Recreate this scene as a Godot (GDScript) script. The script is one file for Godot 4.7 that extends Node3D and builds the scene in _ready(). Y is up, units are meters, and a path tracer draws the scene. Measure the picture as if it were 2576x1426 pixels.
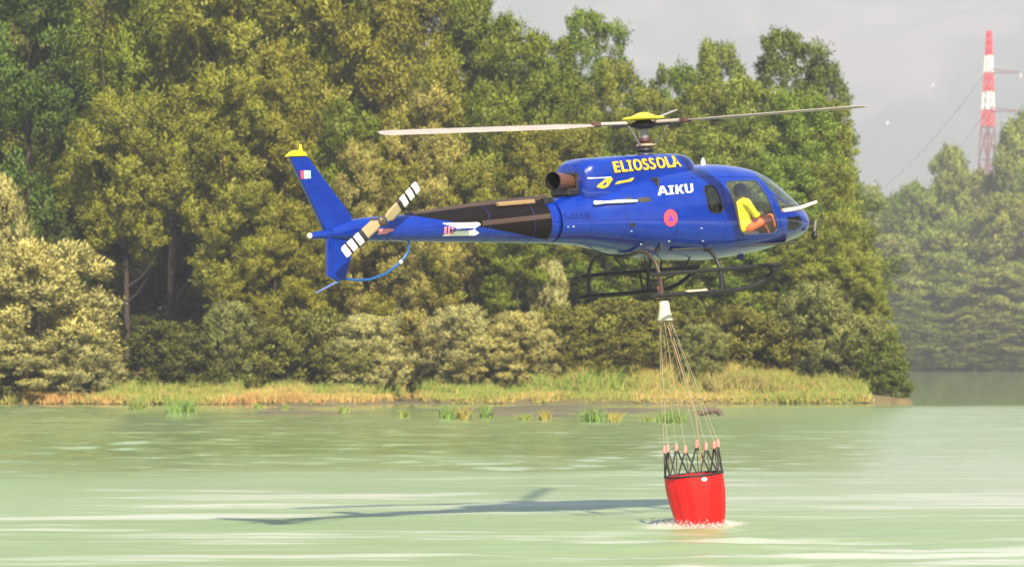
extends Node3D

# ---------------------------------------------------------------- camera numbers (photo measured in a 2576 x 1426 frame)
const LENS := 7300.0
const EYE := 3.22
const TILT := 0.018765
var taken := {}
var M := {}
var noise_a := FastNoiseLite.new()
var noise_b := FastNoiseLite.new()
var noise_c := FastNoiseLite.new()

func aim(x: float, y: float) -> Vector3:      # direction of a photo pixel, scaled so that z = -1
	var d := Vector3((x - 1288.0) / LENS, (713.0 - y) / LENS, -1.0).rotated(Vector3.RIGHT, TILT)
	return d / -d.z

func at(x: float, y: float, dist: float) -> Vector3:
	return Vector3(0, EYE, 0) + aim(x, y) * dist

# ---------------------------------------------------------------- mesh builder
class MB:
	var v := PackedVector3Array()
	var n := PackedVector3Array()
	var c := PackedColorArray()
	var t := PackedInt32Array()
	var uv := PackedVector2Array()
	var col := Color(1, 1, 1)

	func vert(p: Vector3, q: Vector3) -> int:
		v.push_back(p); n.push_back(q); c.push_back(col)
		return v.size() - 1

	func face(pts: Array) -> void:                # flat convex polygon
		var q: Vector3 = (pts[2] - pts[0]).cross(pts[1] - pts[0])
		if q.length_squared() < 1e-14 and pts.size() > 3:
			q = (pts[3] - pts[0]).cross(pts[2] - pts[0])
		q = q.normalized()
		var s := v.size()
		for p in pts: vert(p, q)
		for k in range(1, pts.size() - 1):
			t.push_back(s); t.push_back(s + k); t.push_back(s + k + 1)

	func face_away(pts: Array, from: Vector3) -> void:
		var q: Vector3 = (pts[2] - pts[0]).cross(pts[1] - pts[0])
		if q.dot(pts[0] - from) < 0.0: pts.reverse()
		face(pts)

	func tri_fix(a: int, b: int, d: int) -> void:
		var q := (v[d] - v[a]).cross(v[b] - v[a])
		if q.dot(n[a] + n[b] + n[d]) < 0.0:
			var w := b; b = d; d = w
		t.push_back(a); t.push_back(b); t.push_back(d)

	func smooth_poly(ps: Array, ns: Array) -> void:
		var s := v.size()
		for k in ps.size(): vert(ps[k], ns[k])
		for k in range(1, ps.size() - 1): tri_fix(s, s + k, s + k + 1)

	func loft(rows: Array, wrap := true, cap0 := true, cap1 := true) -> void:   # rows of rings
		var R := rows.size(); var m: int = rows[0].size(); var s := v.size()
		var mid := []
		for r in rows:
			var o := Vector3.ZERO
			for p in r: o += p
			mid.push_back(o / m)
		var sign_sum := 0.0
		var ns := PackedVector3Array()
		for i in R:
			var ra = rows[max(i - 1, 0)]; var rb = rows[min(i + 1, R - 1)]; var r = rows[i]
			for j in m:
				var ja := (j - 1 + m) % m if wrap else max(j - 1, 0)
				var jb := (j + 1) % m if wrap else min(j + 1, m - 1)
				var q: Vector3 = (rb[j] - ra[j]).cross(r[jb] - r[ja])
				if q.length_squared() < 1e-16: q = r[j] - mid[i]
				q = q.normalized()
				ns.push_back(q)
				sign_sum += q.dot((r[j] - mid[i]).normalized())
		var sg := -1.0 if wrap and sign_sum < 0.0 else 1.0
		for i in R:
			for j in m: vert(rows[i][j], ns[i * m + j] * sg)
		var last := m if wrap else m - 1
		for i in R - 1:
			for j in last:
				var a := s + i * m + j; var b := s + i * m + (j + 1) % m
				var d := a + m; var e := b + m
				tri_fix(a, b, e); tri_fix(a, e, d)
		if wrap and cap0: _cap(rows[0], mid[1])
		if wrap and cap1: _cap(rows[R - 1], mid[R - 2])

	func _cap(r, inside: Vector3) -> void:
		var pts := []
		for p in r: pts.push_back(p)
		face_away(pts, inside)

	func tube(pts: Array, rad, sides := 10, caps := true, flat := 1.0) -> void:
		var rows := []
		var up := Vector3.UP
		var prev := Vector3.ZERO
		for i in pts.size():
			var d: Vector3 = (pts[min(i + 1, pts.size() - 1)] - pts[max(i - 1, 0)]).normalized()
			if i == 0: up = Vector3.UP if absf(d.y) < 0.9 else Vector3.RIGHT
			var a := d.cross(up).normalized()
			var b := a.cross(d).normalized()
			up = b
			var r: float = rad[i] if rad is Array else rad
			var ring := PackedVector3Array()
			for k in sides:
				var w := TAU * k / sides
				ring.push_back(pts[i] + a * cos(w) * r + b * sin(w) * r * flat)
			rows.push_back(ring)
		loft(rows, true, caps, caps)

	func lathe(prof: Array, segs: int, xf := Transform3D(), cap0 := true, cap1 := true) -> void:
		var rows := []
		for p in prof:
			var ring := PackedVector3Array()
			for k in segs:
				var w := TAU * k / segs
				ring.push_back(xf * Vector3(p.x * cos(w), p.y, p.x * sin(w)))
			rows.push_back(ring)
		loft(rows, true, cap0, cap1)

	func ball(o: Vector3, r: Vector3, segs := 14) -> void:
		var rows := []
		for i in range(0, segs / 2 + 1):
			var a := PI * (i + 0.02) / (segs / 2 + 0.04)
			var ring := PackedVector3Array()
			for k in segs:
				var w := TAU * k / segs
				ring.push_back(o + Vector3(r.x * sin(a) * cos(w), r.y * cos(a), r.z * sin(a) * sin(w)))
			rows.push_back(ring)
		loft(rows)

	func box(o: Vector3, size: Vector3, bev := 0.01, bs := Basis()) -> void:    # chamfered box
		var h := size / 2.0
		var rows := []
		for lv in [[-h.y, bev], [-h.y + bev, 0.0], [h.y - bev, 0.0], [h.y, bev]]:
			var x: float = h.x - lv[1]; var z: float = h.z - lv[1]; var y: float = lv[0]
			var ring := []
			for p in [[x - bev, z], [x, z - bev], [x, -z + bev], [x - bev, -z], [-x + bev, -z], [-x, -z + bev], [-x, z - bev], [-x + bev, z]]:
				ring.push_back(o + bs * Vector3(p[0], y, p[1]))
			rows.push_back(ring)
		for i in 3:
			for j in 8: face_away([rows[i][j], rows[i][(j + 1) % 8], rows[i + 1][(j + 1) % 8], rows[i + 1][j]], o)
		face_away(rows[0].duplicate(), o); face_away(rows[3].duplicate(), o)

	func bar(a: Vector3, b: Vector3, w: float, h := -1.0) -> void:             # square bar from a to b
		var d := (b - a).normalized()
		var s := d.cross(Vector3.UP if absf(d.y) < 0.95 else Vector3.RIGHT).normalized()
		box((a + b) / 2.0, Vector3((b - a).length(), w if h < 0.0 else h, w), minf(w, w if h < 0.0 else h) * 0.15, Basis(d, s.cross(d).normalized(), s))

	func prism(poly: Array, z0: float, z1: float, bev := 0.01) -> void:        # outline in x, y; thickness along z
		var o := Vector2.ZERO
		for p in poly: o += p
		o /= poly.size()
		var ctr := Vector3(o.x, o.y, (z0 + z1) / 2.0)
		var ring := func(z: float, inset: float) -> Array:
			var out := []
			for p in poly:
				var q: Vector2 = p + (o - p).normalized() * inset
				out.push_back(Vector3(q.x, q.y, z))
			return out
		var rows := [ring.call(z0, bev), ring.call(z0 + bev, 0.0), ring.call(z1 - bev, 0.0), ring.call(z1, bev)]
		var k := poly.size()
		for i in 3:
			for j in k: face_away([rows[i][j], rows[i][(j + 1) % k], rows[i + 1][(j + 1) % k], rows[i + 1][j]], ctr)
		var flat := PackedVector2Array(poly)
		var tr := Geometry2D.triangulate_polygon(flat)
		for e in [0, 3]:
			for i in range(0, tr.size(), 3): face_away([rows[e][tr[i]], rows[e][tr[i + 1]], rows[e][tr[i + 2]]], ctr)

	func mesh(mat: Material) -> ArrayMesh:
		var arr := []
		arr.resize(Mesh.ARRAY_MAX)
		arr[Mesh.ARRAY_VERTEX] = v; arr[Mesh.ARRAY_NORMAL] = n; arr[Mesh.ARRAY_COLOR] = c; arr[Mesh.ARRAY_INDEX] = t
		if uv.size() == v.size(): arr[Mesh.ARRAY_TEX_UV] = uv
		var m := ArrayMesh.new()
		m.add_surface_from_arrays(Mesh.PRIMITIVE_TRIANGLES, arr)
		m.surface_set_material(0, mat)
		return m

# ---------------------------------------------------------------- scene tree helpers
func numbered(called: String) -> String:
	taken[called] = taken.get(called, -1) + 1
	return called if taken[called] == 0 else "%s_%03d" % [called, taken[called]]

func put(mb: MB, called: String, mat: Material, parent: Node) -> MeshInstance3D:
	var o := MeshInstance3D.new()
	o.mesh = mb.mesh(mat)
	o.name = numbered(called) if parent == self else called
	parent.add_child(o, true)
	return o

func put_mesh(m: Mesh, called: String, parent: Node) -> MeshInstance3D:
	var o := MeshInstance3D.new()
	o.mesh = m
	o.name = numbered(called) if parent == self else called
	parent.add_child(o, true)
	return o

func tag(o: Node, label: String, category: String, group := "", kind := "") -> Node:
	o.set_meta("label", label)
	if category: o.set_meta("category", category)
	if group: o.set_meta("group", group)
	if kind: o.set_meta("kind", kind)
	return o

func thing(called: String, where: Vector3, label: String, category: String, group := "") -> Node3D:
	var o := Node3D.new()
	o.name = numbered(called)
	add_child(o)
	o.position = where
	tag(o, label, category, group)
	return o

func lin(r: float, g: float, b: float) -> Color:        # linear base colour -> sRGB for albedo_color
	return Color(r, g, b).linear_to_srgb()

func mat(color: Color, rough := 0.6, metal := 0.0, coat := 0.0) -> StandardMaterial3D:
	var m := StandardMaterial3D.new()
	m.albedo_color = color
	m.roughness = rough
	m.metallic = metal
	if coat > 0.0:
		m.clearcoat_enabled = true
		m.clearcoat = coat
		m.clearcoat_roughness = 0.06
	return m

func tinted(color: Color, rough := 0.6) -> StandardMaterial3D:
	var m := mat(color, rough)
	m.vertex_color_use_as_albedo = true
	return m

func wear(m: StandardMaterial3D, low: Color, high: Color, freq: float, size: float, rl := 0.0) -> void:   # grain in the colour, on the object's own axes
	var nt := NoiseTexture2D.new()
	nt.width = 256; nt.height = 256; nt.seamless = true
	var fn := FastNoiseLite.new()
	fn.seed = 7; fn.frequency = freq; fn.fractal_octaves = 5
	nt.noise = fn
	var g := Gradient.new()
	g.set_color(0, low); g.set_color(1, high)
	nt.color_ramp = g
	m.albedo_texture = nt
	m.uv1_triplanar = true
	m.uv1_scale = Vector3.ONE / size

func glass(tint: Color, alpha: float) -> StandardMaterial3D:
	var m := mat(Color(tint.r, tint.g, tint.b, alpha), 0.04)
	m.transparency = BaseMaterial3D.TRANSPARENCY_ALPHA
	return m

# ---------------------------------------------------------------- light, sky, air
func set_light() -> void:
	var cam := Camera3D.new()
	cam.name = "camera"
	cam.fov = rad_to_deg(2.0 * atan(713.0 / LENS))
	cam.near = 1.0
	cam.far = 6000.0
	cam.position = Vector3(0, EYE, 0)
	cam.rotation = Vector3(TILT, 0, 0)
	var lens := CameraAttributesPhysical.new()           # a long lens, sharp on the helicopter
	lens.frustum_focal_length = 12.0 * LENS / 713.0
	lens.frustum_focus_distance = 50.0
	lens.frustum_near = 1.0
	lens.frustum_far = 6000.0
	lens.exposure_aperture = 2.4
	cam.attributes = lens
	add_child(cam)
	cam.current = true
	var sky := ProceduralSkyMaterial.new()
	sky.sky_top_color = Color(0.50, 0.63, 0.82)
	sky.sky_horizon_color = Color(0.95, 0.95, 0.95)
	sky.sky_curve = 0.25
	sky.ground_bottom_color = Color(0.35, 0.36, 0.30)
	sky.ground_horizon_color = Color(0.70, 0.72, 0.70)
	sky.sky_energy_multiplier = 0.85
	sky.sun_angle_max = 12.0
	var env := Environment.new()
	env.background_mode = Environment.BG_SKY
	env.sky = Sky.new()
	env.sky.sky_material = sky
	env.tonemap_mode = Environment.TONE_MAPPER_LINEAR
	env.tonemap_exposure = 2.2
	env.sdfgi_enabled = true
	env.ssao_enabled = true
	env.ssil_enabled = true
	env.fog_enabled = true
	env.fog_density = 0.0004
	env.fog_light_color = Color(0.90, 0.915, 0.97)
	env.volumetric_fog_enabled = true
	env.volumetric_fog_density = 0.0
	var we := WorldEnvironment.new()
	we.name = "environment"
	we.environment = env
	add_child(we)
	var sun := DirectionalLight3D.new()
	sun.name = "sun"
	sun.light_energy = 1.6
	sun.light_color = Color(1.0, 0.945, 0.84)
	sun.light_angular_distance = 2.0
	sun.shadow_enabled = true
	var el := deg_to_rad(43.0); var az := deg_to_rad(16.0)
	var to_sun := Vector3(sin(az) * cos(el), sin(el), cos(az) * cos(el))
	add_child(sun)
	sun.look_at_from_position(to_sun * 100.0, Vector3.ZERO)

# ---------------------------------------------------------------- land and water
func shore(x: float) -> float:                 # distance of the waterline straight ahead
	var d := 141.0 + 1.2 * noise_a.get_noise_2d(x * 2.2, 5.0) + 0.5 * noise_a.get_noise_2d(x * 9.0, 25.0)
	d += 0.9 * noise_c.get_noise_2d(x * 22.0, 3.0)
	d += 9.0 * exp(-pow((x + 5.2) / 1.0, 2.0))
	if x > -4.0: d += 1.5
	return d

func land(x: float, z: float) -> float:
	var e := -z - shore(x)
	var right := 19.8 + 0.5 * noise_a.get_noise_2d(z * 2.0, 90.0) + maxf(0.0, -z - 150.0) * 0.045
	e = minf(e, (right - x) * 1.4)
	var k := noise_a.get_noise_2d(x * 1.6, z * 1.6)
	if e > 0.0:
		return 1.15 * exp(-pow((x - 7.0) / 5.5, 2.0)) * smoothstep(0.6, 6.0, e) + 0.28 * smoothstep(0.0, 0.5, e) + 0.55 * smoothstep(0.3, 7.0, e) + 1.8 * smoothstep(6.0, 40.0, e) + 0.15 * k * smoothstep(0.5, 4.0, e)
	# the wet shallows in front of the bank: mud that just breaks the surface
	var mud := smoothstep(-27.5, -23.0, e + 3.0 * noise_b.get_noise_2d(x * 2.0, 3.0)) * smoothstep(-17.0, -11.0, x) * (1.0 - smoothstep(9.0, 15.0, x))
	return lerpf(-0.75 + maxf(e, -1.5) * 0.3, 0.0 + 0.07 * k, mud * 0.999) if e < -0.05 else lerpf(-0.3, 0.0, mud)

func make_land() -> void:
	var mb := MB.new()
	var step := 0.8
	var nx := 150; var nz := 135
	for j in nz:
		for i in nx:
			var x := -74.0 + step * i; var z := -106.0 - step * j
			var y := land(x, z)
			var q := Vector3(land(x - 0.4, z) - land(x + 0.4, z), 0.8, land(x, z - 0.4) - land(x, z + 0.4)).normalized()
			var k := 0.5 + 0.5 * noise_b.get_noise_2d(x * 3.0, z * 3.0)
			var k2 := 0.5 + 0.5 * noise_a.get_noise_2d(x * 6.0 + 40.0, z * 6.0)
			mb.col = Color(0.075, 0.068, 0.035).lerp(Color(0.15, 0.125, 0.06), k) if y < 0.12 else Color(0.11, 0.10, 0.035).lerp(Color(0.20, 0.13, 0.045), k * k2 * 1.4)
			mb.vert(Vector3(x, y, z), q)
	for j in nz - 1:
		for i in nx - 1:
			var a := j * nx + i
			mb.tri_fix(a, a + 1, a + nx + 1); mb.tri_fix(a, a + nx + 1, a + nx)
	var m := tinted(Color.WHITE, 0.8)
	put(mb, "ground", m, self).set_meta("kind", "structure")
	# the flats behind, out to the foot of the mountain
	mb = MB.new()
	nx = 70; nz = 48
	for j in nz:
		var z := -206.0 - 3.5 * pow(j, 1.62)
		for i in nx:
			var x := lerpf(-1.0, 1.0, i / float(nx - 1))
			x = 1200.0 * x * absf(x) + 30.0
			var bank := 284.0 + 3.0 * noise_a.get_noise_2d(x * 0.8, 60.0)
			var y := 0.35 + 1.2 * smoothstep(300.0, 420.0, -z) + (0.2 + 1.0 * smoothstep(300.0, 420.0, -z)) * noise_a.get_noise_2d(x * 0.4, z * 0.4) + maxf(0.0, -z - 700.0) * 0.003
			if x > 12.0: y = lerpf(-1.2, y, smoothstep(bank - 2.0, bank + 4.0, -z))
			mb.col = Color(0.07, 0.09, 0.035).lerp(Color(0.13, 0.12, 0.05), 0.5 + 0.5 * noise_b.get_noise_2d(x, z))
			mb.vert(Vector3(x, y, z), Vector3.UP)
	for j in nz - 1:
		for i in nx - 1:
			var a := j * nx + i
			mb.tri_fix(a, a + 1, a + nx + 1); mb.tri_fix(a, a + nx + 1, a + nx)
	put(mb, "far_ground", m, self).set_meta("kind", "structure")
	# the wooded mountain across the valley
	mb = MB.new()
	nx = 120; nz = 60
	for j in nz:
		for i in nx:
			var x := -1100.0 + 2400.0 * i / (nx - 1); var z := -2050.0 - 680.0 * j / (nz - 1)
			mb.vert(Vector3(x, hill(x, z), z), Vector3.UP)
	for j in nz:
		for i in nx:
			var p: Vector3 = mb.v[j * nx + i]
			mb.n[j * nx + i] = Vector3(hill(p.x - 6, p.z) - hill(p.x + 6, p.z), 12.0, hill(p.x, p.z - 6) - hill(p.x, p.z + 6)).normalized()
			var k := noise_b.get_noise_2d(p.x * 0.07, p.z * 0.07) + 0.6 * noise_a.get_noise_2d(p.x * 0.25, p.z * 0.25)
			mb.c[j * nx + i] = Color(0.085, 0.10, 0.06).lerp(Color(0.17, 0.155, 0.125), smoothstep(-0.3, 0.75, k))
	for j in nz - 1:
		for i in nx - 1:
			var a := j * nx + i
			mb.tri_fix(a, a + 1, a + nx + 1); mb.tri_fix(a, a + nx + 1, a + nx)
	put(mb, "mountain", tinted(Color.WHITE, 0.9), self).set_meta("kind", "structure")

func sheet(called: String, x0: float, x1: float, nx: int, z0: float, z1: float, nz: int, high: Callable, low: Color, tip: Color, m: Material) -> void:
	var mb := MB.new()
	for j in nz:
		for i in nx:
			var x := lerpf(x0, x1, i / float(nx - 1)); var z := lerpf(z0, z1, j / float(nz - 1))
			var q := Vector3(high.call(x - 1, z) - high.call(x + 1, z), 2.0, high.call(x, z - 1) - high.call(x, z + 1)).normalized()
			mb.col = low.lerp(tip, 0.5 + 0.5 * noise_a.get_noise_2d(x, z))
			mb.vert(Vector3(x, high.call(x, z), z), q)
	for j in nz - 1:
		for i in nx - 1:
			var a := j * nx + i
			mb.tri_fix(a, a + 1, a + nx + 1); mb.tri_fix(a, a + nx + 1, a + nx)
	put(mb, called, m, self).set_meta("kind", "structure")

func make_surroundings() -> void:
	# an unseen wooded hillside, added to darken what the helicopter's flank mirrors, and the bank the photographer stands on
	var m := tinted(Color.WHITE, 0.9)
	var side := func(x: float, z: float) -> float: return -2.0 + 105.0 * smoothstep(170.0, 520.0, x) + 14.0 * noise_a.get_noise_2d(x * 0.8, z * 0.8) * smoothstep(180.0, 300.0, x)
	sheet("hill", 160.0, 620.0, 60, 90.0, -420.0, 60, side, Color(0.05, 0.07, 0.02), Color(0.11, 0.13, 0.04), m)
	var near := func(x: float, z: float) -> float: return -0.6 + 2.1 * smoothstep(-8.0, -1.0, z + 1.5 * noise_a.get_noise_2d(x * 2.0, 4.0)) + 2.0 * smoothstep(2.0, 60.0, z)
	sheet("near_bank", -120.0, 160.0, 90, 90.0, -9.0, 50, near, Color(0.10, 0.11, 0.04), Color(0.22, 0.19, 0.09), m)

func hill(x: float, z: float) -> float:
	var d := -z - 2050.0
	return 8.0 + d * 0.55 + 30.0 * noise_b.get_noise_2d(x * 0.05, z * 0.04) * smoothstep(0.0, 200.0, d) + 10.0 * noise_a.get_noise_2d(x * 0.2, z * 0.2)

func chop(x: float, z: float) -> float:        # how much the rotor wash and the wind ruffle the water here
	var r := Vector2(x - 2.3, (z + 50.0) * 0.8).length()
	var wash := 1.0 - smoothstep(30.0, 75.0, r)
	var k := 0.5 + 0.5 * noise_b.get_noise_2d(x * 0.7, z * 0.5)
	var gust := smoothstep(-66.0, -76.0, z + 7.0 * noise_b.get_noise_2d(x * 0.8, 8.0)) * (1.0 - smoothstep(2.0, 16.0, x))
	var calm := smoothstep(-113.0, -119.0, z) * smoothstep(-22.0, -14.0, x) * (1.0 - smoothstep(10.0, 20.0, x))
	var arm := smoothstep(-134.0, -140.0, z + 2.0 * noise_b.get_noise_2d(x * 2.0, 44.0))
	var churn := 1.0 - smoothstep(1.5, 6.0, Vector2(x - 3.2, (z + 46.0) * 0.45).length())
	return (0.24 + 0.8 * churn + 0.08 * wash + 0.55 * gust) * (0.55 + 0.75 * k) * (1.0 - 0.75 * calm) * (1.0 - 0.93 * arm)

func wave(x: float, z: float) -> float:
	var y := 0.065 * noise_a.get_noise_2d(x * 3.2, z * 8.0) + 0.045 * noise_c.get_noise_2d(x * 8.0, z * 20.0) + 0.085 * noise_b.get_noise_2d(x * 2.4, z * 7.0)
	return y * chop(x, z) * (1.0 + maxf(0.0, -z - 60.0) * 0.004)

func make_water() -> void:
	var mb := MB.new()
	var rows := []
	var z := 60.0
	while z > -900.0:
		rows.push_back(z)
		z -= 12.0 if z > -34.0 else (0.13 + maxf(0.0, -z - 40.0) * 0.0022 if z > -140.0 else (0.7 if z > -215.0 else (2.5 if z > -300.0 else 80.0)))
	var nx := 330
	for zz: float in rows:
		var half := 9.0 + absf(zz) * 0.205
		var wide := clampf(absf(zz) * 0.1, 0.0, 1.0)
		for i in nx:
			var u := i / float(nx - 1) * 2.0 - 1.0
			var x := half * u
			if absf(u) > 0.93: x += signf(u) * (absf(u) - 0.93) * 6000.0
			var flat := absf(u) > 0.9 or zz > -34.0 or zz < -300.0
			var y := 0.0 if flat else wave(x, zz)
			mb.v.push_back(Vector3(x, y, zz))
			mb.n.push_back(Vector3.UP)
			mb.c.push_back(Color.WHITE)
	for j in range(1, rows.size() - 1):
		for i in range(1, nx - 1):
			var a := j * nx + i
			mb.n[a] = (mb.v[a + nx] - mb.v[a - nx]).cross(mb.v[a - 1] - mb.v[a + 1]).normalized()
			if mb.n[a].y < 0.0: mb.n[a] = -mb.n[a]
	for a in mb.v.size():
		var p := mb.v[a]
		mb.uv.push_back(Vector2((p.x + 64.0) / 128.0, (-32.0 - p.z) / 128.0))
		if p.z > -34.0 or absf(p.x) > 60.0: continue
		# silt in the water and streaks of foam driven off by the rotor wash
		var k := 0.5 + 0.5 * noise_b.get_noise_2d(p.x * 0.5, p.z * 0.9)
		var col := Color(0.182, 0.258, 0.108).lerp(Color(0.228, 0.285, 0.140), k)
		var s := noise_a.get_noise_2d(p.x * 1.3, p.z * 7.0 + p.x * 0.6) + 0.6 * noise_c.get_noise_2d(p.x * 4.0, p.z * 30.0)
		var ring := exp(-pow((Vector2(p.x - 3.0, (p.z + 52.0)).length() - 9.0) / 6.0, 2.0))
		var foam := smoothstep(0.30, 0.75, s * 0.9 + 0.35 * ring) * (0.25 + 0.75 * ring)
		var band := exp(-pow((p.z + 56.5 + 0.10 * (p.x - 4.0) + 2.0 * noise_a.get_noise_2d(p.x * 2.0, 7.0)) / 2.3, 2.0)) * (0.55 + 0.8 * noise_a.get_noise_2d(p.x * 2.5, p.z * 9.0)) * smoothstep(-16.0, 2.0, p.x)
		foam = maxf(foam, 0.8 * band)
		var around := Vector2(p.x - 3.2, (p.z + 50.0) * 0.75).length()
		foam = maxf(foam, (1.0 - smoothstep(0.45, 1.15, around + 0.9 * noise_c.get_noise_2d(p.x * 14.0, p.z * 14.0))) * 0.9)
		mb.c[a] = col.lerp(Color(0.52, 0.52, 0.46), clampf(foam, 0.0, 1.0) * 0.6)
	for j in rows.size() - 1:
		for i in nx - 1:
			var a := j * nx + i
			mb.tri_fix(a, a + 1, a + nx + 1); mb.tri_fix(a, a + nx + 1, a + nx)
	var m := tinted(Color.WHITE, 0.14)
	m.metallic_specular = 0.3
	# how finely the surface is roughened: churned under the rotor, wind-ruffled further out, glassy in the side arm
	var im := Image.create(256, 256, false, Image.FORMAT_L8)
	for py in 256:
		for px in 256:
			var x := -64.0 + px * 0.5; var wz := -32.0 - py * 0.5
			var k := noise_b.get_noise_2d(x * 1.2, wz * 2.0)
			var rough := lerpf(0.42, 0.13, smoothstep(-58.0, -80.0, wz + 11.0 * k))
			rough = lerpf(rough, 0.30, smoothstep(0.0, 16.0, x) * 0.8)
			rough = lerpf(rough, 0.07, smoothstep(-132.0, -140.0, wz + 3.0 * k))
			im.set_pixel(px, py, Color(rough, rough, rough))
	m.roughness = 1.0
	m.roughness_texture = ImageTexture.create_from_image(im)
	m.roughness_texture_channel = BaseMaterial3D.TEXTURE_CHANNEL_RED
	m.texture_repeat = false
	put(mb, "water", m, self).set_meta("kind", "structure")

# ---------------------------------------------------------------- trees
var crowns := {}
var trunks := {}

func leaf_mat(tint: Color, through: Color) -> StandardMaterial3D:
	var m := tinted(tint, 0.62)
	m.metallic_specular = 0.35
	m.backlight_enabled = true
	m.backlight = through
	return m

# a crown of boughs > sprays > leaves; every leaf is a small bent diamond
func make_crown(seed_: int, H: float, y0: float, R: float, nb: int, ns: int, nl: int, L: float, W: float, base: Color, spray: float, lean: float, tall: float) -> ArrayMesh:
	var g := RandomNumberGenerator.new()
	g.seed = seed_
	var mb := MB.new()
	var V := PackedVector3Array(); var N := PackedVector3Array(); var C := PackedColorArray(); var T := PackedInt32Array()
	for b in nb:
		var t := (b + g.randf()) / nb
		var prof := pow(maxf(sin(PI * clampf(0.10 + 0.86 * pow(t, tall), 0.0, 1.0)), 0.0), 0.62)
		var w := b * 2.39996 + g.randf_range(-0.5, 0.5)
		var rr := R * prof * g.randf_range(0.35, 0.92)
		var o := Vector3(cos(w) * rr, lerpf(y0, H, t), sin(w) * rr)
		var br := R * g.randf_range(0.24, 0.46) * (0.55 + 0.45 * prof)
		o.y = minf(o.y, H - br * 0.7)
		var bc := base * g.randf_range(0.80, 1.2)
		bc = bc.lerp(base * Color(1.14, 1.06, 0.85), g.randf() * 0.6)
		var out := Vector3(cos(w), 0.25, sin(w)).normalized()
		for s in ns:
			var d := Vector3(g.randfn(), g.randfn() + 0.55, g.randfn()).normalized()
			d = (d + out * 0.45).normalized()
			var so := o + Vector3(d.x * br, d.y * br * 0.85, d.z * br) * g.randf_range(0.55, 1.08)
			var sr := spray * g.randf_range(0.6, 1.35)
			var sc := bc * g.randf_range(0.82, 1.2)
			var grow := (d + Vector3(g.randf_range(-0.4, 0.4), lean, g.randf_range(-0.4, 0.4))).normalized()
			for l in nl:
				var e := Vector3(g.randfn(), g.randfn(), g.randfn()).normalized()
				var p := so + Vector3(e.x * 0.8, e.y * 0.7, e.z * 0.8) * sr * pow(g.randf(), 0.5) + grow * sr * g.randf_range(-0.4, 0.8)
				var ax := (grow * 0.7 + e * 0.6 + Vector3(g.randf_range(-0.6, 0.6), g.randf_range(-0.5, 0.35), g.randf_range(-0.6, 0.6))).normalized()
				var q := (e * 0.55 + d * 0.5 + Vector3(g.randf_range(-0.7, 0.7), 0.35 + g.randf_range(-0.5, 0.6), g.randf_range(-0.7, 0.7)))
				var side := ax.cross(q).normalized()
				q = side.cross(ax).normalized()
				if q.dot(e + d + Vector3.UP * 0.3) < 0.0: q = -q; side = -side
				var ll := L * g.randf_range(0.6, 1.3); var ww := W * g.randf_range(0.7, 1.3)
				var col := sc * g.randf_range(0.86, 1.16)
				if g.randf() < 0.12: col = col.lerp(Color(0.44, 0.42, 0.17) * (base.g / 0.2), 0.55)
				col.a = 1.0
				var k := V.size()
				V.push_back(p - ax * ll * 0.5); V.push_back(p + side * ww * 0.5 + q * ww * 0.12); V.push_back(p + ax * ll * 0.5); V.push_back(p - side * ww * 0.5 + q * ww * 0.12)
				var shade := (q * 0.5 + (e * 0.4 + d * 0.8) * 0.65).normalized()
				for i in 4:
					N.push_back(shade); C.push_back(col)
				# clockwise seen from the side q points to
				T.push_back(k); T.push_back(k + 2); T.push_back(k + 1); T.push_back(k); T.push_back(k + 3); T.push_back(k + 2)
	mb.v = V; mb.n = N; mb.c = C; mb.t = T
	return mb.mesh(null)

func make_trunk(seed_: int, H: float, y0: float, R: float, r0: float) -> ArrayMesh:
	var g := RandomNumberGenerator.new()
	g.seed = seed_
	var mb := MB.new()
	var pts := []; var rad := []
	var p := Vector3(0, -0.6, 0)
	var n := 9
	for i in n:
		var t := i / float(n - 1)
		pts.push_back(Vector3(g.randf_range(-0.2, 0.2) * t * R * 0.4, lerpf(-0.6, H * 0.86, t), g.randf_range(-0.2, 0.2) * t * R * 0.4))
		rad.push_back(lerpf(r0, r0 * 0.12, pow(t, 0.8)) * (1.35 if i == 0 else 1.0))
	mb.col = Color(1, 1, 1)
	mb.tube(pts, rad, 9)
	for b in 12:
		var t := g.randf_range(0.12, 0.85)
		var k := int(t * (n - 1))
		var a: Vector3 = pts[k].lerp(pts[k + 1], t * (n - 1) - k)
		var w := b * 2.4 + g.randf()
		var len_ := R * g.randf_range(0.45, 0.85) * (1.0 - 0.5 * t)
		var q := a + Vector3(cos(w) * len_, len_ * g.randf_range(0.5, 1.0), sin(w) * len_)
		var mid := a.lerp(q, 0.5) + Vector3(0, -len_ * 0.12, 0)
		var r1 := r0 * 0.42 * (1.0 - 0.6 * t)
		mb.tube([a, mid, q], [r1, r1 * 0.65, r1 * 0.2], 6)
	return mb.mesh(null)

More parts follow.
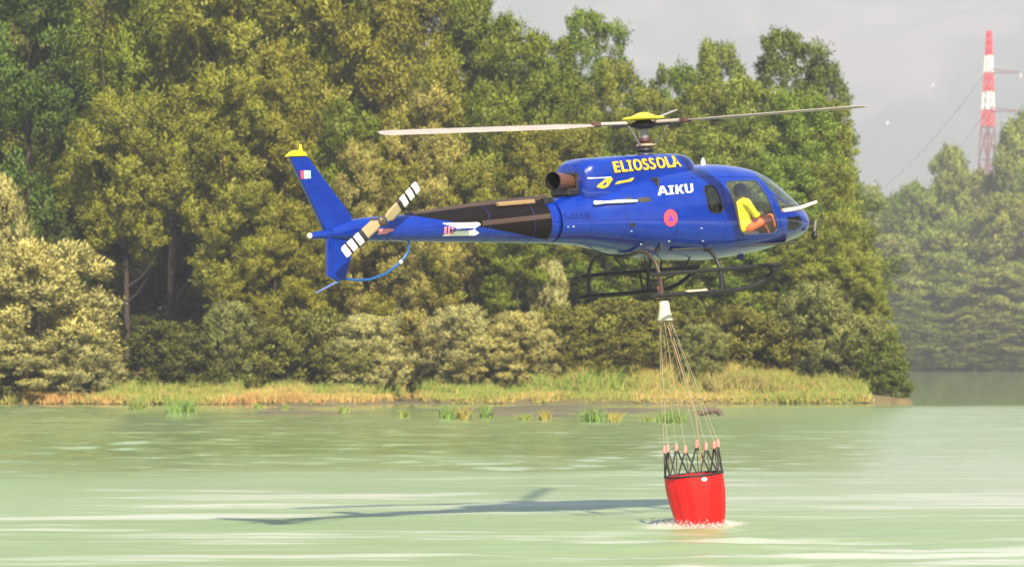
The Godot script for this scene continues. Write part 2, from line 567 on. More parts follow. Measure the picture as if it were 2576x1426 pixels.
var bark: StandardMaterial3D
var kinds := {}
func make_kinds() -> void:
	bark = mat(Color.WHITE, 0.9)
	wear(bark, lin(0.025, 0.018, 0.012), lin(0.085, 0.065, 0.048), 0.03, 2.0)
	# name: height, crown foot, radius, boughs, sprays, leaves, leaf length and width, colour, spray radius, lift, shape, variants
	var K := {
		"olive": [16.0, 1.2, 3.9, 30, 27, 84, 0.20, 0.080, Color(0.205, 0.215, 0.016), 0.44, 0.45, 0.85, 3, Color(0.62, 0.62, 0.16)],
		"silver": [6.0, 0.25, 2.7, 34, 19, 70, 0.18, 0.062, Color(0.355, 0.345, 0.135), 0.33, 0.60, 0.70, 2, Color(0.52, 0.50, 0.25)],
		"green": [16.0, 1.0, 3.9, 32, 25, 84, 0.18, 0.080, Color(0.205, 0.248, 0.030), 0.43, 0.35, 0.85, 3, Color(0.58, 0.66, 0.16)],
		"tall": [16.0, 7.4, 3.9, 24, 27, 84, 0.20, 0.080, Color(0.205, 0.215, 0.016), 0.44, 0.45, 0.85, 2, Color(0.62, 0.62, 0.16)],
		"pale": [16.0, 1.2, 3.9, 32, 25, 80, 0.20, 0.078, Color(0.305, 0.295, 0.080), 0.44, 0.55, 0.85, 1, Color(0.52, 0.50, 0.20)],
		"dark": [16.0, 1.5, 3.9, 30, 26, 80, 0.20, 0.09, Color(0.072, 0.125, 0.010), 0.46, 0.25, 0.85, 1, Color(0.36, 0.60, 0.08)],
		"shrub": [3.2, 0.1, 1.9, 24, 16, 60, 0.16, 0.065, Color(0.145, 0.155, 0.020), 0.30, 0.5, 0.70, 2, Color(0.5, 0.5, 0.14)],
		"far": [16.0, 0.6, 4.4, 46, 16, 60, 0.28, 0.13, Color(0.205, 0.248, 0.034), 0.56, 0.30, 0.85, 2, Color(0.52, 0.6, 0.2)],
	}
	var s := 11
	for k in K:
		var a: Array = K[k]
		var list := []
		for i in a[12]:
			s += 7
			list.push_back([make_crown(s, a[0], a[1], a[2], a[3], a[4], a[5], a[6], a[7], a[8], a[9], a[10], a[11]), make_trunk(s + 1, a[0], a[1], a[2], 0.055 + a[0] * 0.014)])
		var mats := []
		for tint in ([Color(1, 1, 1), Color(1.0, 0.98, 0.92), Color(0.76, 0.80, 0.68), Color(0.7, 0.7, 0.6)] if k == "silver" else [Color(1, 1, 1), Color(1.0, 0.97, 0.90), Color(0.88, 0.95, 0.80), Color(0.80, 0.82, 0.78)]):
			mats.push_back(leaf_mat(tint, a[13]))
		kinds[k] = {"list": list, "mats": mats, "h": a[0], "r": a[2]}

var planted := 0
# a tree by the pixel of its top, the width of its crown in the photo and its distance on the ground
func plant(kind: String, x: float, top: float, wide: float, dist: float, called: String, label: String, category: String, group: String, tint := -1) -> Node3D:
	var k: Dictionary = kinds[kind]
	var crest := at(x, top, dist)
	var base := Vector3(crest.x, 0, -dist)
	base.y = land(base.x, base.z) if dist < 205.0 else 0.2
	base.y = maxf(base.y, 0.05)
	planted += 1
	var pick: Array = k.list[planted % k.list.size()]
	var o := thing(called, base, label, category, group)
	var sy: float = (crest.y - base.y) / k.h
	var sx: float = wide / LENS * dist / (2.15 * k.r) * (1.3 if kind == "far" else 1.0)
	o.rotation.y = planted * 2.1
	o.scale = Vector3(sx, sy, sx)
	var tr := put_mesh(pick[1], "trunk", o)
	tr.material_override = bark
	var cr := put_mesh(pick[0], "crown", o)
	cr.material_override = k.mats[tint if tint >= 0 else (planted * 5) % 3]
	return o

func make_wood() -> void:
	var tall_l := "tallest olive-green tree of the wood behind the tail fin"
	var g_l := "wood on the near bank"
	# the wall of tall trees over the tail boom
	for a in [[255, -150, 400, 162], [430, -190, 420, 168], [610, -160, 430, 163], [790, -210, 430, 169], [950, -130, 420, 164], [1095, -60, 380, 169]]:
		plant("tall" if a[0] < 650 else "olive", a[0], a[1], a[2], a[3], "tree", "bare-stemmed tall olive-green tree over the dark recess beside the tail fin" if a[0] < 650 else tall_l, "tree", g_l)
	plant("dark", 75, -90, 430, 157, "tree", "deep green tree with bright leaf tips at the open end of the wood", "tree", g_l, 0)
	plant("dark", -130, -120, 420, 160, "tree", "deep green tree beside the bright-tipped one at the end of the wood", "tree", g_l, 2)
	for a in [[320, 250, 330, 154], [560, 190, 330, 155], [720, 130, 330, 156], [640, 470, 300, 151.5], [870, 270, 330, 156], [760, 520, 260, 150.5]]:
		plant("tall" if a[0] < 600 else "olive", a[0], a[1], a[2], a[3], "tree", "bare-stemmed shorter olive-green tree over the dark recess before the tall trees" if a[0] < 600 else "olive-green tree leafy to the ground close behind the tail fin", "tree", g_l, 0 if a[0] < 600 else -1)
	for a in [[1190, 5, 330, 166], [1290, 62, 330, 167], [1385, 108, 300, 168]]:
		plant("olive", a[0], a[1], a[2], a[3], "tree", "olive-green tree on the sloping top edge of the wood above the rotor blade", "tree", g_l, 2)
	for a in [[1100, 170, 320, 158], [1230, 230, 320, 157], [1330, 330, 300, 155], [1180, 420, 280, 153], [1300, 560, 280, 151], [1010, 420, 300, 153]]:
		plant("olive", a[0], a[1], a[2], a[3], "tree", ("olive-green tree just behind the rotor blade tip" if a[1] < 300 else "olive-green tree just above the dark tail boom panel"), "tree", g_l)
	# green trees behind the cabin
	plant("green", 1492, 46, 310, 184, "tree", "round-headed green tree standing alone above the wood over the rotor cap", "tree", g_l, 2)
	for a in [[1550, 165, 260, 172], [1430, 215, 280, 170], [1640, 240, 230, 173]]:
		plant("green", a[0], a[1], a[2], a[3], "tree", "pale green tree behind the rotor cap", "tree", g_l, 1)
	plant("green", 1805, 122, 260, 182, "tree", "slim-topped green tree on the skyline behind the cabin", "tree", g_l, 0)
	plant("green", 1705, 178, 270, 180, "tree", "low-domed green tree on the skyline beside the slim-topped one", "tree", g_l, 2)
	plant("green", 1990, 96, 340, 178, "tree", "dark round-headed tree at the open corner of the wood", "tree", g_l, 3)
	plant("green", 2070, 170, 240, 180, "tree", "narrow dark tree leaning on the round-headed one at the corner of the wood", "tree", g_l, 3)
	for a in [[1770, 225, 280, 165], [1890, 215, 330, 163], [2010, 250, 330, 162], [2080, 265, 260, 165], [1830, 350, 320, 157], [1960, 400, 320, 156], [2085, 420, 270, 158]]:
		plant("green", a[0], a[1], a[2], a[3], "tree", ("light green tree level with the rotor blade behind the cabin" if a[1] < 300 else "light green tree behind the cabin roof, below the rotor blade"), "tree", g_l)
	for a in [[2100, 545, 250, 153], [2135, 650, 240, 150], [2010, 590, 260, 151]]:
		plant("green", a[0], a[1], a[2], a[3], "tree", "light green tree at the waterside corner of the wood ahead of the nose", "tree", g_l, 1)
	for a in [[1450, 330, 330, 160], [1560, 400, 320, 158], [1680, 380, 320, 158], [1400, 480, 300, 154], [1530, 560, 300, 152], [1660, 560, 300, 152.5], [1780, 540, 300, 153], [1890, 600, 290, 152]]:
		plant("olive" if a[0] < 1500 else "green", a[0], a[1], a[2], a[3], "tree", "green tree hidden in part by the helicopter cabin", "tree", g_l)
	# back rows, seen in the gaps
	var x := -180.0
	while x < 2130.0:
		var top := 40.0 if x < 1000.0 else (210.0 if x < 1500.0 else 290.0)
		plant("olive" if x < 1200.0 else "green", x, top + 60.0 * noise_a.get_noise_1d(x), 420, 188.0 + 8.0 * noise_a.get_noise_1d(x * 3.0 + 9.0), "tree", "tall tree deep in the wood, seen only through gaps", "tree", "trees deep in the wood", 3)
		x += 105.0
	x = -230.0
	while x < 2060.0:
		plant("olive" if x < 1200.0 else "green", x, (-40.0 if x < 950.0 else (250.0 if x < 1500.0 else 320.0)) + 50.0 * noise_a.get_noise_1d(x + 77.0), 460, 200.0, "tree", "tree in the last row of the wood, seen only through gaps", "tree", "trees deep in the wood", 3)
		x += 150.0
	# silver-leaved willows
	var s_g := "silver-leaved willows along the bank"
	plant("silver", 95, 622, 430, 144.5, "willow", "big cream-leaved willow bush hanging over the water at the end of the bank", "willow", s_g, 1)
	plant("silver", -15, 470, 230, 147.5, "willow", "cream-leaved willow rising behind the big willow bush at the end of the bank", "willow", s_g, 1)
	plant("silver", 40, 850, 330, 142.6, "willow", "low cream-leaved willow trailing in the water below the big willow bush", "willow", s_g, 0)
	plant("silver", 215, 830, 200, 142.8, "willow", "small cream-leaved willow at the foot of the big willow bush", "willow", s_g, 0)
	for a in [[1065, 232, 300, 157], [1125, 345, 270, 154.5], [905, 372, 230, 152.5], [1060, 465, 260, 151.5]]:
		plant("pale", a[0], a[1], a[2], a[3], "willow", "tall cream-leaved willow in the wood above the tail boom", "willow", s_g, 1)
	for a in [[925, 800, 210, 146], [1045, 748, 230, 152.0], [905, 860, 190, 145.5]]:
		plant("silver", a[0], a[1], a[2], a[3], "willow", "cream-leaved willow under the tail boom", "willow", s_g, 0)
	for a in [[1165, 775, 210, 147.5], [1300, 792, 210, 147.5], [1365, 835, 120, 146.8], [1230, 850, 200, 146.2]]:
		plant("silver", a[0], a[1], a[2], a[3], "willow", "cream-leaved willow on the bank between the tail boom and the skids", "willow", s_g, 1 if a[0] > 1200 else 0)
	plant("silver", 1385, 668, 130, 150.5, "willow", "slim cream-leaved willow shoot beside the tail end of the skid", "willow", s_g, 0)
	plant("silver", 1765, 820, 150, 146.5, "willow", "small cream-leaved willow beside the bucket lines", "willow", s_g, 2)
	plant("silver", 2060, 720, 240, 148, "willow", "grey-green willow at the corner of the bank ahead of the skids", "willow", s_g, 2)
	plant("silver", 2160, 800, 220, 148.5, "willow", "grey-green willow nearest the open water at the corner of the bank", "willow", s_g, 2)
	plant("silver", 575, 770, 190, 146.5, "willow", "small cream-leaved willow in the shade under the tall trees", "willow", s_g, 2)
	plant("olive", 690, 600, 250, 149.5, "willow", "drooping olive willow under the tail fin", "willow", s_g, 1)
	# undergrowth
	var b_g := "bushes at the foot of the wood"
	for a in [[420, 820, 240, 146.5], [500, 850, 220, 146], [690, 830, 230, 146.5], [790, 790, 240, 147], [870, 860, 180, 145.5]]:
		plant("shrub", a[0], a[1], a[2], a[3], "bush", "dark olive bush in the shade at the foot of the wood below the tail fin", "bush", b_g, 3 if a[0] < 600 else 0)
	for a in [[200, 800, 260, 176], [290, 760, 280, 178], [380, 800, 260, 174], [470, 770, 280, 179], [560, 800, 260, 176]]:
		plant("shrub", a[0], a[1], a[2], a[3], "bush", "dark bush among the trunks deep under the tall trees", "bush", "bushes deep in the wood", 3)
	for a in [[1450, 780, 240, 148.5], [1540, 760, 250, 149], [1640, 770, 240, 149.5], [1720, 800, 220, 149], [1850, 780, 240, 149.5], [1930, 800, 220, 148.5], [1590, 840, 200, 147.5], [1480, 855, 170, 147]]:
		plant("shrub", a[0], a[1], a[2], a[3], "bush", "olive-brown bush on the bank below the skids", "bush", b_g, 1)
	for a in [[2215, 850, 170, 147.5], [2245, 910, 120, 147]]:
		plant("shrub", a[0], a[1], a[2], a[3], "bush", "fresh green bush at the very corner of the bank by the open water", "bush", b_g, 2)
	for a in [[2170, 640, 150, 151], [2195, 730, 150, 150]]:
		plant("green", a[0], a[1], a[2], a[3], "tree", "small pale green tree on the corner of the bank over the open water", "tree", g_l, 1)
	# the wood across the side arm, in the haze
	var f_g := "hazy wood across the side arm"
	plant("far", 2392, 385, 130, 300, "tree", "small-headed tree standing up from the hazy wood beside the pylon", "tree", f_g, 0)
	for a in [[2265, 500, 190, 305], [2320, 475, 200, 300], [2455, 440, 200, 302]]:
		plant("far", a[0], a[1], a[2], a[3], "tree", "hazy tree on the low part of the far wood's skyline", "tree", f_g)
	for a in [[2548, 318, 130, 298], [2600, 285, 150, 300]]:
		plant("far", a[0], a[1], a[2], a[3], "tree", "tall hazy tree in front of the pylon foot", "tree", f_g)
	for a in [[2230, 600, 210, 296], [2340, 590, 240, 293], [2440, 560, 240, 294], [2550, 500, 240, 292], [2290, 700, 220, 290], [2400, 690, 240, 289], [2500, 680, 240, 288], [2600, 650, 240, 289], [2350, 790, 210, 286], [2460, 780, 220, 285.5], [2570, 770, 230, 286], [2270, 800, 200, 286.5]]:
		plant("far", a[0], a[1], a[2], a[3], "tree", ("hazy green tree in the upper row of the wood across the side arm" if a[1] < 640 else ("hazy green tree in the middle row of the wood across the side arm" if a[1] < 760 else "hazy green tree in the waterside row of the wood across the side arm")), "tree", f_g)
	for a in [[2290, 875, 150, 283.5], [2350, 880, 150, 283], [2410, 872, 150, 283.5], [2470, 880, 150, 283], [2530, 870, 150, 283.5], [2590, 875, 150, 283], [2240, 872, 150, 283.5]]:
		plant("shrub", a[0], a[1], a[2], a[3], "bush", "dark bush hanging over the far waterline below the hazy wood", "bush", "bushes along the far waterline", 2)
	for a in [[2140, 480, 260, 310], [2680, 420, 300, 296], [2700, 640, 260, 290]]:
		plant("far", a[0], a[1], a[2], a[3], "tree", "hazy tree at the margin of the far wood", "tree", f_g)

# ---------------------------------------------------------------- grass, tufts, driftwood
func blades(mb: MB, g: RandomNumberGenerator, p: Vector3, n: int, spread: float, high: float, col: Color, wide := 0.05) -> void:
	for i in n:
		var o := p + Vector3(g.randfn() * spread, 0, g.randfn() * spread)
		var h := high * g.randf_range(0.45, 1.15)
		var lean := Vector3(g.randfn(), 0, g.randfn()) * h * 0.42
		var side := Vector3(g.randfn(), 0, g.randfn()).normalized() * wide * g.randf_range(0.6, 1.4)
		var q := side.cross(Vector3.UP).normalized()
		if q.z < 0.0: q = -q
		q = (q + Vector3(0, 0.5, 0)).normalized()
		var c := col * g.randf_range(0.7, 1.3)
		c.a = 1.0
		mb.col = c
		var a := mb.vert(o - side, q); var b := mb.vert(o + side, q)
		var m1 := mb.vert(o + Vector3(0, h * 0.6, 0) + lean * 0.4 + side * 0.7, q)
		var m0 := mb.vert(o + Vector3(0, h * 0.6, 0) + lean * 0.4 - side * 0.7, q)
		var t := mb.vert(o + Vector3(0, h, 0) + lean, q)
		mb.tri_fix(a, b, m1); mb.tri_fix(a, m1, m0); mb.tri_fix(m0, m1, t)

func make_grass() -> void:
	var g := RandomNumberGenerator.new()
	g.seed = 5
	var mb := MB.new()
	var greens := Color(0.20, 0.21, 0.030); var straw := Color(0.35, 0.265, 0.065); var rust := Color(0.35, 0.19, 0.058); var lush := Color(0.145, 0.21, 0.022)
	var n := 0
	while n < 30000:
		var x := g.randf_range(-27.0, 17.6)
		var e := pow(g.randf(), 1.5) * 9.0
		var z := -shore(x) - e
		var y := land(x, z)
		n += 1
		if y < 0.04: continue
		var k := noise_a.get_noise_2d(x * 1.5 + 300.0, e * 5.0)
		var k2 := noise_b.get_noise_2d(x * 3.0, e * 5.0 + 70.0)
		# a dry fringe along the water below the tail, greener flats below the cabin
		var dry := 0.55 - e * 0.13 if x < -5.5 else 0.12 + maxf(0.0, e - 3.2) * 0.15
		var c := greens.lerp(lush, clampf(0.5 + k * 1.4, 0, 1))
		c = c.lerp(straw, smoothstep(-0.15, 0.45, k2 + dry - 0.15))
		c = c.lerp(rust, smoothstep(0.35, 0.8, k2 * 0.6 + k * 0.5 + dry))
		if g.randf() < 0.3: c = [greens, lush, straw, rust][g.randi() % 4]
		var h := (0.36 if e < 2.0 else 0.6) * (1.0 + 1.3 * noise_c.get_noise_2d(x * 9.0, e * 9.0) + 0.5 * k) + (0.35 if x > 3.0 and e > 2.5 else 0.0)
		blades(mb, g, Vector3(x, y - 0.03, z), 5, 0.16, maxf(h, 0.1) * 0.75, c, 0.022)
	var m := tinted(Color.WHITE, 0.7)
	m.backlight_enabled = true
	m.backlight = Color(0.3, 0.26, 0.1)
	tag(put(mb, "grass", m, self), "dry orange and green grass covering the river bank", "grass", "", "stuff")
	# reed stands on the corner of the bank and tufts out in the shallows
	var spots := [[345, 1030, 0.55, 0, 0.5], [455, 1040, 0.62, 1, 0.7], [715, 1032, 0.3, 0, 0.2], [865, 1040, 0.35, 0, 0.3], [1015, 1048, 0.3, 0, 0.25], [1127, 1056, 0.62, 1, 0.35], [1166, 1058, 0.62, 2, 0.28], [1222, 1050, 0.5, 1, 0.3], [1320, 1058, 0.32, 0, 0.3], [1372, 1058, 0.45, 2, 0.28], [1492, 1062, 0.55, 1, 0.55], [1545, 1060, 0.42, 2, 0.3], [1630, 1060, 0.22, 0, 0.3], [1688, 1064, 0.5, 1, 0.7], [650, 1026, 0.25, 0, 0.3]]
	var cols := [Color(0.15, 0.19, 0.03), Color(0.10, 0.17, 0.022), Color(0.20, 0.18, 0.03)]
	var says := ["thin pale green grass tuft in the shallows off the bank", "thick green grass tuft in the shallows off the bank", "yellowish grass tuft in the shallows off the bank"]
	for s in spots:
		var p := aim(s[0], s[1])
		var d := EYE / -p.y
		var o := Vector3(p.x * d, 0, -d)
		mb = MB.new()
		blades(mb, g, Vector3(0, -0.06, 0), int(60 + 160 * s[4]), s[4] * 0.34, s[2] * 1.1, cols[s[3]], 0.035)
		var t := put(mb, "grass_tuft", m, self)
		t.position = o
		tag(t, says[s[3]], "grass tuft", "grass tufts in the shallows")
	for s in [[1895, 985, 1.5], [1850, 1000, 1.0], [1960, 1003, 0.9], [1800, 975, 1.6], [1640, 960, 1.8], [1600, 972, 1.4]]:
		var o := at(s[0], 1000, 145.0 if s[0] > 1700 else 147.5)
		o.y = land(o.x, o.z) - 0.05
		mb = MB.new()
		blades(mb, g, Vector3.ZERO, 320, 0.36, s[2] * 0.75, Color(0.21, 0.18, 0.04), 0.03)
		var t := put(mb, "reed_clump", m, self)
		t.position = o
		tag(t, "tall straw-coloured reed clump at the edge of the bank below the skids", "reeds", "reed clumps on the bank")
	# driftwood
	var p0 := aim(1785, 1046)
	var dd := EYE / -p0.y
	var log_ := thing("driftwood_log", Vector3(p0.x * dd, 0, -dd), "brown driftwood log arched out of the shallows beyond the bucket", "log")
	var wood := mat(Color.WHITE, 0.85)
	wear(wood, lin(0.05, 0.035, 0.025), lin(0.20, 0.145, 0.105), 0.05, 0.4)
	mb = MB.new()
	mb.tube([Vector3(-0.62, -0.12, 0.1), Vector3(-0.40, 0.10, 0.05), Vector3(-0.1, 0.20, 0.0), Vector3(0.2, 0.24, -0.1), Vector3(0.42, 0.16, -0.12), Vector3(0.56, -0.15, -0.1)], [0.06, 0.12, 0.15, 0.14, 0.13, 0.12], 9)
	put(mb, "stem", wood, log_)
	mb = MB.new()
	mb.tube([Vector3(0.05, 0.25, 0.0), Vector3(0.12, 0.12, 0.12), Vector3(0.1, -0.12, 0.2)], [0.06, 0.045, 0.03], 7)
	put(mb, "branch", wood, log_)
	mb = MB.new()
	mb.tube([Vector3(-0.3, 0.15, 0.05), Vector3(-0.5, 0.22, 0.12), Vector3(-0.72, 0.1, 0.15)], [0.05, 0.04, 0.02], 7)
	put(mb, "branch", wood, log_)

# ---------------------------------------------------------------- pylon, wires, houses
func make_pylon() -> void:
	var d := 420.0
	var top := at(2490, 78, d)
	var base := Vector3(at(2478, 420, d).x, 1.0, -d)
	var o := thing("pylon", base, "red and white lattice electricity pylon rising behind the far trees", "pylon")
	var H := top.y - base.y
	var red := mat(lin(0.62, 0.05, 0.06), 0.6)
	var white := mat(lin(0.85, 0.80, 0.74), 0.6)
	var steel := mat(lin(0.20, 0.09, 0.10), 0.6)
	var half := func(y: float) -> float:
		var t := y / H
		return lerpf(2.6, 0.28, pow(t, 0.85)) * 0.92
	var lean: float = top.x - base.x
	var corner := func(y: float, i: int) -> Vector3:
		var h: float = half.call(y)
		var q := Vector3(h, 0, h) if i == 0 else (Vector3(h, 0, -h) if i == 1 else (Vector3(-h, 0, -h) if i == 2 else Vector3(-h, 0, h)))
		return q.rotated(Vector3.UP, 0.55) * 0.85 + Vector3(lean * y / H, y, 0)
	# heights of the painted bands, measured from the photo
	var yy := func(py: float) -> float: return at(2490, py, d).y - base.y
	var bands := [[0.0, yy.call(320), steel, "lower_section"], [yy.call(320), yy.call(277), red, "red_section"], [yy.call(277), yy.call(232), white, "white_section"], [yy.call(232), yy.call(183), red, "red_section"], [yy.call(183), yy.call(140), white, "white_section"], [yy.call(140), H, red, "red_section"]]
	for b in bands:
		var mb := MB.new()
		var y0: float = b[0]; var y1: float = b[1]
		var w: float = half.call(y0)
		var n: int = maxi(2, roundi((y1 - y0) / (w * 1.7 + 0.5)))
		for k in n:
			var a := lerpf(y0, y1, k / float(n)); var c := lerpf(y0, y1, (k + 1) / float(n))
			for i in 4:
				var j := (i + 1) % 4
				mb.bar(corner.call(a, i), corner.call(c, i), 0.19)
				mb.bar(corner.call(a, i), corner.call(c, j), 0.10)
				mb.bar(corner.call(a, j), corner.call(c, i), 0.10)
				mb.bar(corner.call(c, i), corner.call(c, j), 0.10)
		put(mb, b[3], b[2], o)
	for py in [183.0, 280.0]:
		var y: float = yy.call(py)
		var mb := MB.new()
		var h: float = half.call(y)
		var tip := Vector3(lean * y / H + 4.6, y + 0.05, 0.4)
		for s in [-1.0, 1.0]:
			mb.bar(Vector3(lean * y / H + h * 0.7, y, s * h * 0.6), tip, 0.13)
			mb.bar(Vector3(lean * y / H + h * 0.7, y + 0.55, s * h * 0.6), tip, 0.08)
		put(mb, "cross_arm", steel, o)
		mb = MB.new()
		for k in 5: mb.ball(tip + Vector3(0, -0.15 - 0.16 * k, 0), Vector3(0.13, 0.07, 0.13), 8)
		put(mb, "insulator", white, o)
	# conductors running down to the next pylon, behind the wood
	var wire := mat(lin(0.12, 0.12, 0.13), 0.5)
	for py in [190.0, 287.0]:
		var a := base + Vector3(lean * 0.7 - 0.6, yy.call(py), 0)
		var b := at(2150 if py < 200.0 else 2180, 520 if py < 200.0 else 610, 640)
		var pts := []
		for k in 13:
			var t := k / 12.0
			pts.push_back(a.lerp(b, t) - Vector3(0, 5.0 * t * (1.0 - t) * 4.0 * 0.5, 0))
		var mb := MB.new()
		mb.tube(pts, 0.028, 5)
		tag(put(mb, "power_line", wire, self), "thin dark power line sagging away from the pylon, " + ("the upper of two" if py < 200.0 else "the lower of two"), "power line", "power lines")
	# two houses on the mountainside
	var wall := mat(lin(0.62, 0.60, 0.57), 0.8)
	var roof := mat(lin(0.30, 0.17, 0.13), 0.8)
	var hole := mat(lin(0.05, 0.05, 0.06), 0.3)
	for s in [[2347, 213, 3.0, "small white house high on the hazy mountainside"], [2233, 308, 2.8, "small white house lower on the hazy mountainside"]]:
		var dir := aim(s[0], s[1])
		var t := 2050.0
		while t < 2730.0 and EYE + dir.y * t > hill(dir.x * t, -t): t += 2.0
		var p := Vector3(dir.x * t, EYE + dir.y * t - 1.5, -t + 1.0)
		var h := thing("house", p, s[3], "house", "houses on the mountain")
		var mb := MB.new()
		mb.box(Vector3(0, 1.2, 0), Vector3(s[2], 2.6, 4.0), 0.03)
		put(mb, "wall", wall, h)
		mb = MB.new()
		var hw: float = s[2] / 2.0 + 0.3
		mb.face_away([Vector3(-hw, 3.05, 2.3), Vector3(hw, 3.05, 2.3), Vector3(hw, 3.9, 0), Vector3(-hw, 3.9, 0)], Vector3(0, 2, 0))
		mb.face_away([Vector3(-hw, 3.05, -2.3), Vector3(hw, 3.05, -2.3), Vector3(hw, 3.9, 0), Vector3(-hw, 3.9, 0)], Vector3(0, 2, 0))
		mb.face_away([Vector3(-hw, 3.05, 2.3), Vector3(-hw, 3.9, 0), Vector3(-hw, 3.05, -2.3)], Vector3(0, 3, 0))
		mb.face_away([Vector3(hw, 3.05, 2.3), Vector3(hw, 3.9, 0), Vector3(hw, 3.05, -2.3)], Vector3(0, 3, 0))
		put(mb, "roof", roof, h)
		for wx in [-1.0, 1.0]:
			mb = MB.new()
			mb.box(Vector3(wx, 1.6, 2.02), Vector3(0.8, 1.1, 0.08), 0.01)
			put(mb, "window", hole, h)

# ---------------------------------------------------------------- helicopter (x forward, y up from the skids, z to its starboard side)
# x, top, bottom, half width, roundness
var ST := [[-2.08, 1.76, 1.02, 0.43, 2.1], [-1.4, 1.88, 0.945, 0.60, 2.2], [-0.9, 2.0, 0.85, 0.76, 2.3], [-0.3, 2.12, 0.72, 0.90, 2.4], [0.3, 2.22, 0.64, 0.935, 2.5], [1.2, 2.25, 0.58, 0.94, 2.6], [1.7, 2.24, 0.60, 0.935, 2.6], [2.35, 2.14, 0.655, 0.91, 2.45], [2.72, 1.97, 0.71, 0.85, 2.3], [3.1, 1.72, 0.79, 0.74, 2.2], [3.5, 1.47, 0.88, 0.52, 2.1], [3.7, 1.34, 0.98, 0.26, 2.0], [3.78, 1.22, 1.08, 0.03, 2.0]]
var BOOM := [[-6.5, 1.46, 1.28, 0.09, 2.0], [-6.05, 1.575, 1.235, 0.15, 2.0], [-4.84, 1.62, 1.165, 0.22, 2.05], [-3.55, 1.71, 1.10, 0.29, 2.05], [-2.07, 1.77, 1.02, 0.38, 2.05]]
var COWL := [[-1.52, 2.34, 1.62, 0.42, 3.2], [-1.38, 2.41, 1.60, 0.48, 3.6], [-1.0, 2.435, 1.60, 0.51, 4.0], [-0.3, 2.455, 1.60, 0.53, 4.0], [0.45, 2.46, 1.60, 0.535, 4.0], [0.78, 2.44, 1.62, 0.515, 3.6], [0.98, 2.37, 1.66, 0.42, 2.8], [1.12, 2.26, 1.72, 0.28, 2.4], [1.17, 2.18, 1.8, 0.12, 2.2]]

func section(S: Array, x: float) -> Array:
	var k := 0
	while k < S.size() - 2 and x > S[k + 1][0]: k += 1
	var a: Array = S[k]; var b: Array = S[k + 1]
	var p: Array = S[maxi(k - 1, 0)]; var q: Array = S[mini(k + 2, S.size() - 1)]
	var h: float = b[0] - a[0]
	var t := clampf((x - a[0]) / h, 0.0, 1.0)
	var out := []
	for i in range(1, 5):
		var m0: float = (b[i] - p[i]) / (b[0] - p[0]) * h
		var m1: float = (q[i] - a[i]) / (q[0] - a[0]) * h
		out.push_back((2*t*t*t - 3*t*t + 1) * a[i] + (t*t*t - 2*t*t + t) * m0 + (-2*t*t*t + 3*t*t) * b[i] + (t*t*t - t*t) * m1)
	return out

func ring_at(S: Array, x: float, n: int, shrink := 0.0) -> PackedVector3Array:
	var s := section(S, x)
	var ym: float = s[1] + 0.45 * (s[0] - s[1])
	var out := PackedVector3Array()
	for i in n:
		var w := TAU * i / n
		var cz := signf(cos(w)) * pow(absf(cos(w)), 2.0 / s[3]); var sy := signf(sin(w)) * pow(absf(sin(w)), 2.0 / s[3])
		out.push_back(Vector3(x, ym + sy * maxf(0.005, (s[0] - ym if sy > 0.0 else ym - s[1]) - shrink), cz * maxf(0.005, s[2] - shrink)))
	return out

func side_z(S: Array, x: float, y: float) -> float:
	var s := section(S, x)
	var ym: float = s[1] + 0.45 * (s[0] - s[1])
	var r := minf(1.0, absf(y - ym) / (s[0] - ym if y > ym else ym - s[1]))
	return s[2] * pow(maxf(0.0, 1.0 - pow(r, s[3])), 1.0 / s[3])

func cut(ps: Array, ns: Array, a: Vector2, b: Vector2, keep_left: bool) -> Array:
	var op := []; var on_ := []
	var e := b - a
	for i in ps.size():
		var j := (i + 1) % ps.size()
		var p: Vector3 = ps[i]; var q: Vector3 = ps[j]
		var sp := e.cross(Vector2(p.x, p.y) - a); var sq := e.cross(Vector2(q.x, q.y) - a)
		if not keep_left: sp = -sp; sq = -sq
		if sp >= 0.0:
			op.push_back(p); on_.push_back(ns[i])
		if (sp > 0.0 and sq < 0.0) or (sp < 0.0 and sq > 0.0):
			var t := sp / (sp - sq)
			op.push_back(p.lerp(q, t)); on_.push_back(ns[i].lerp(ns[j], t).normalized())
	return [op, on_]

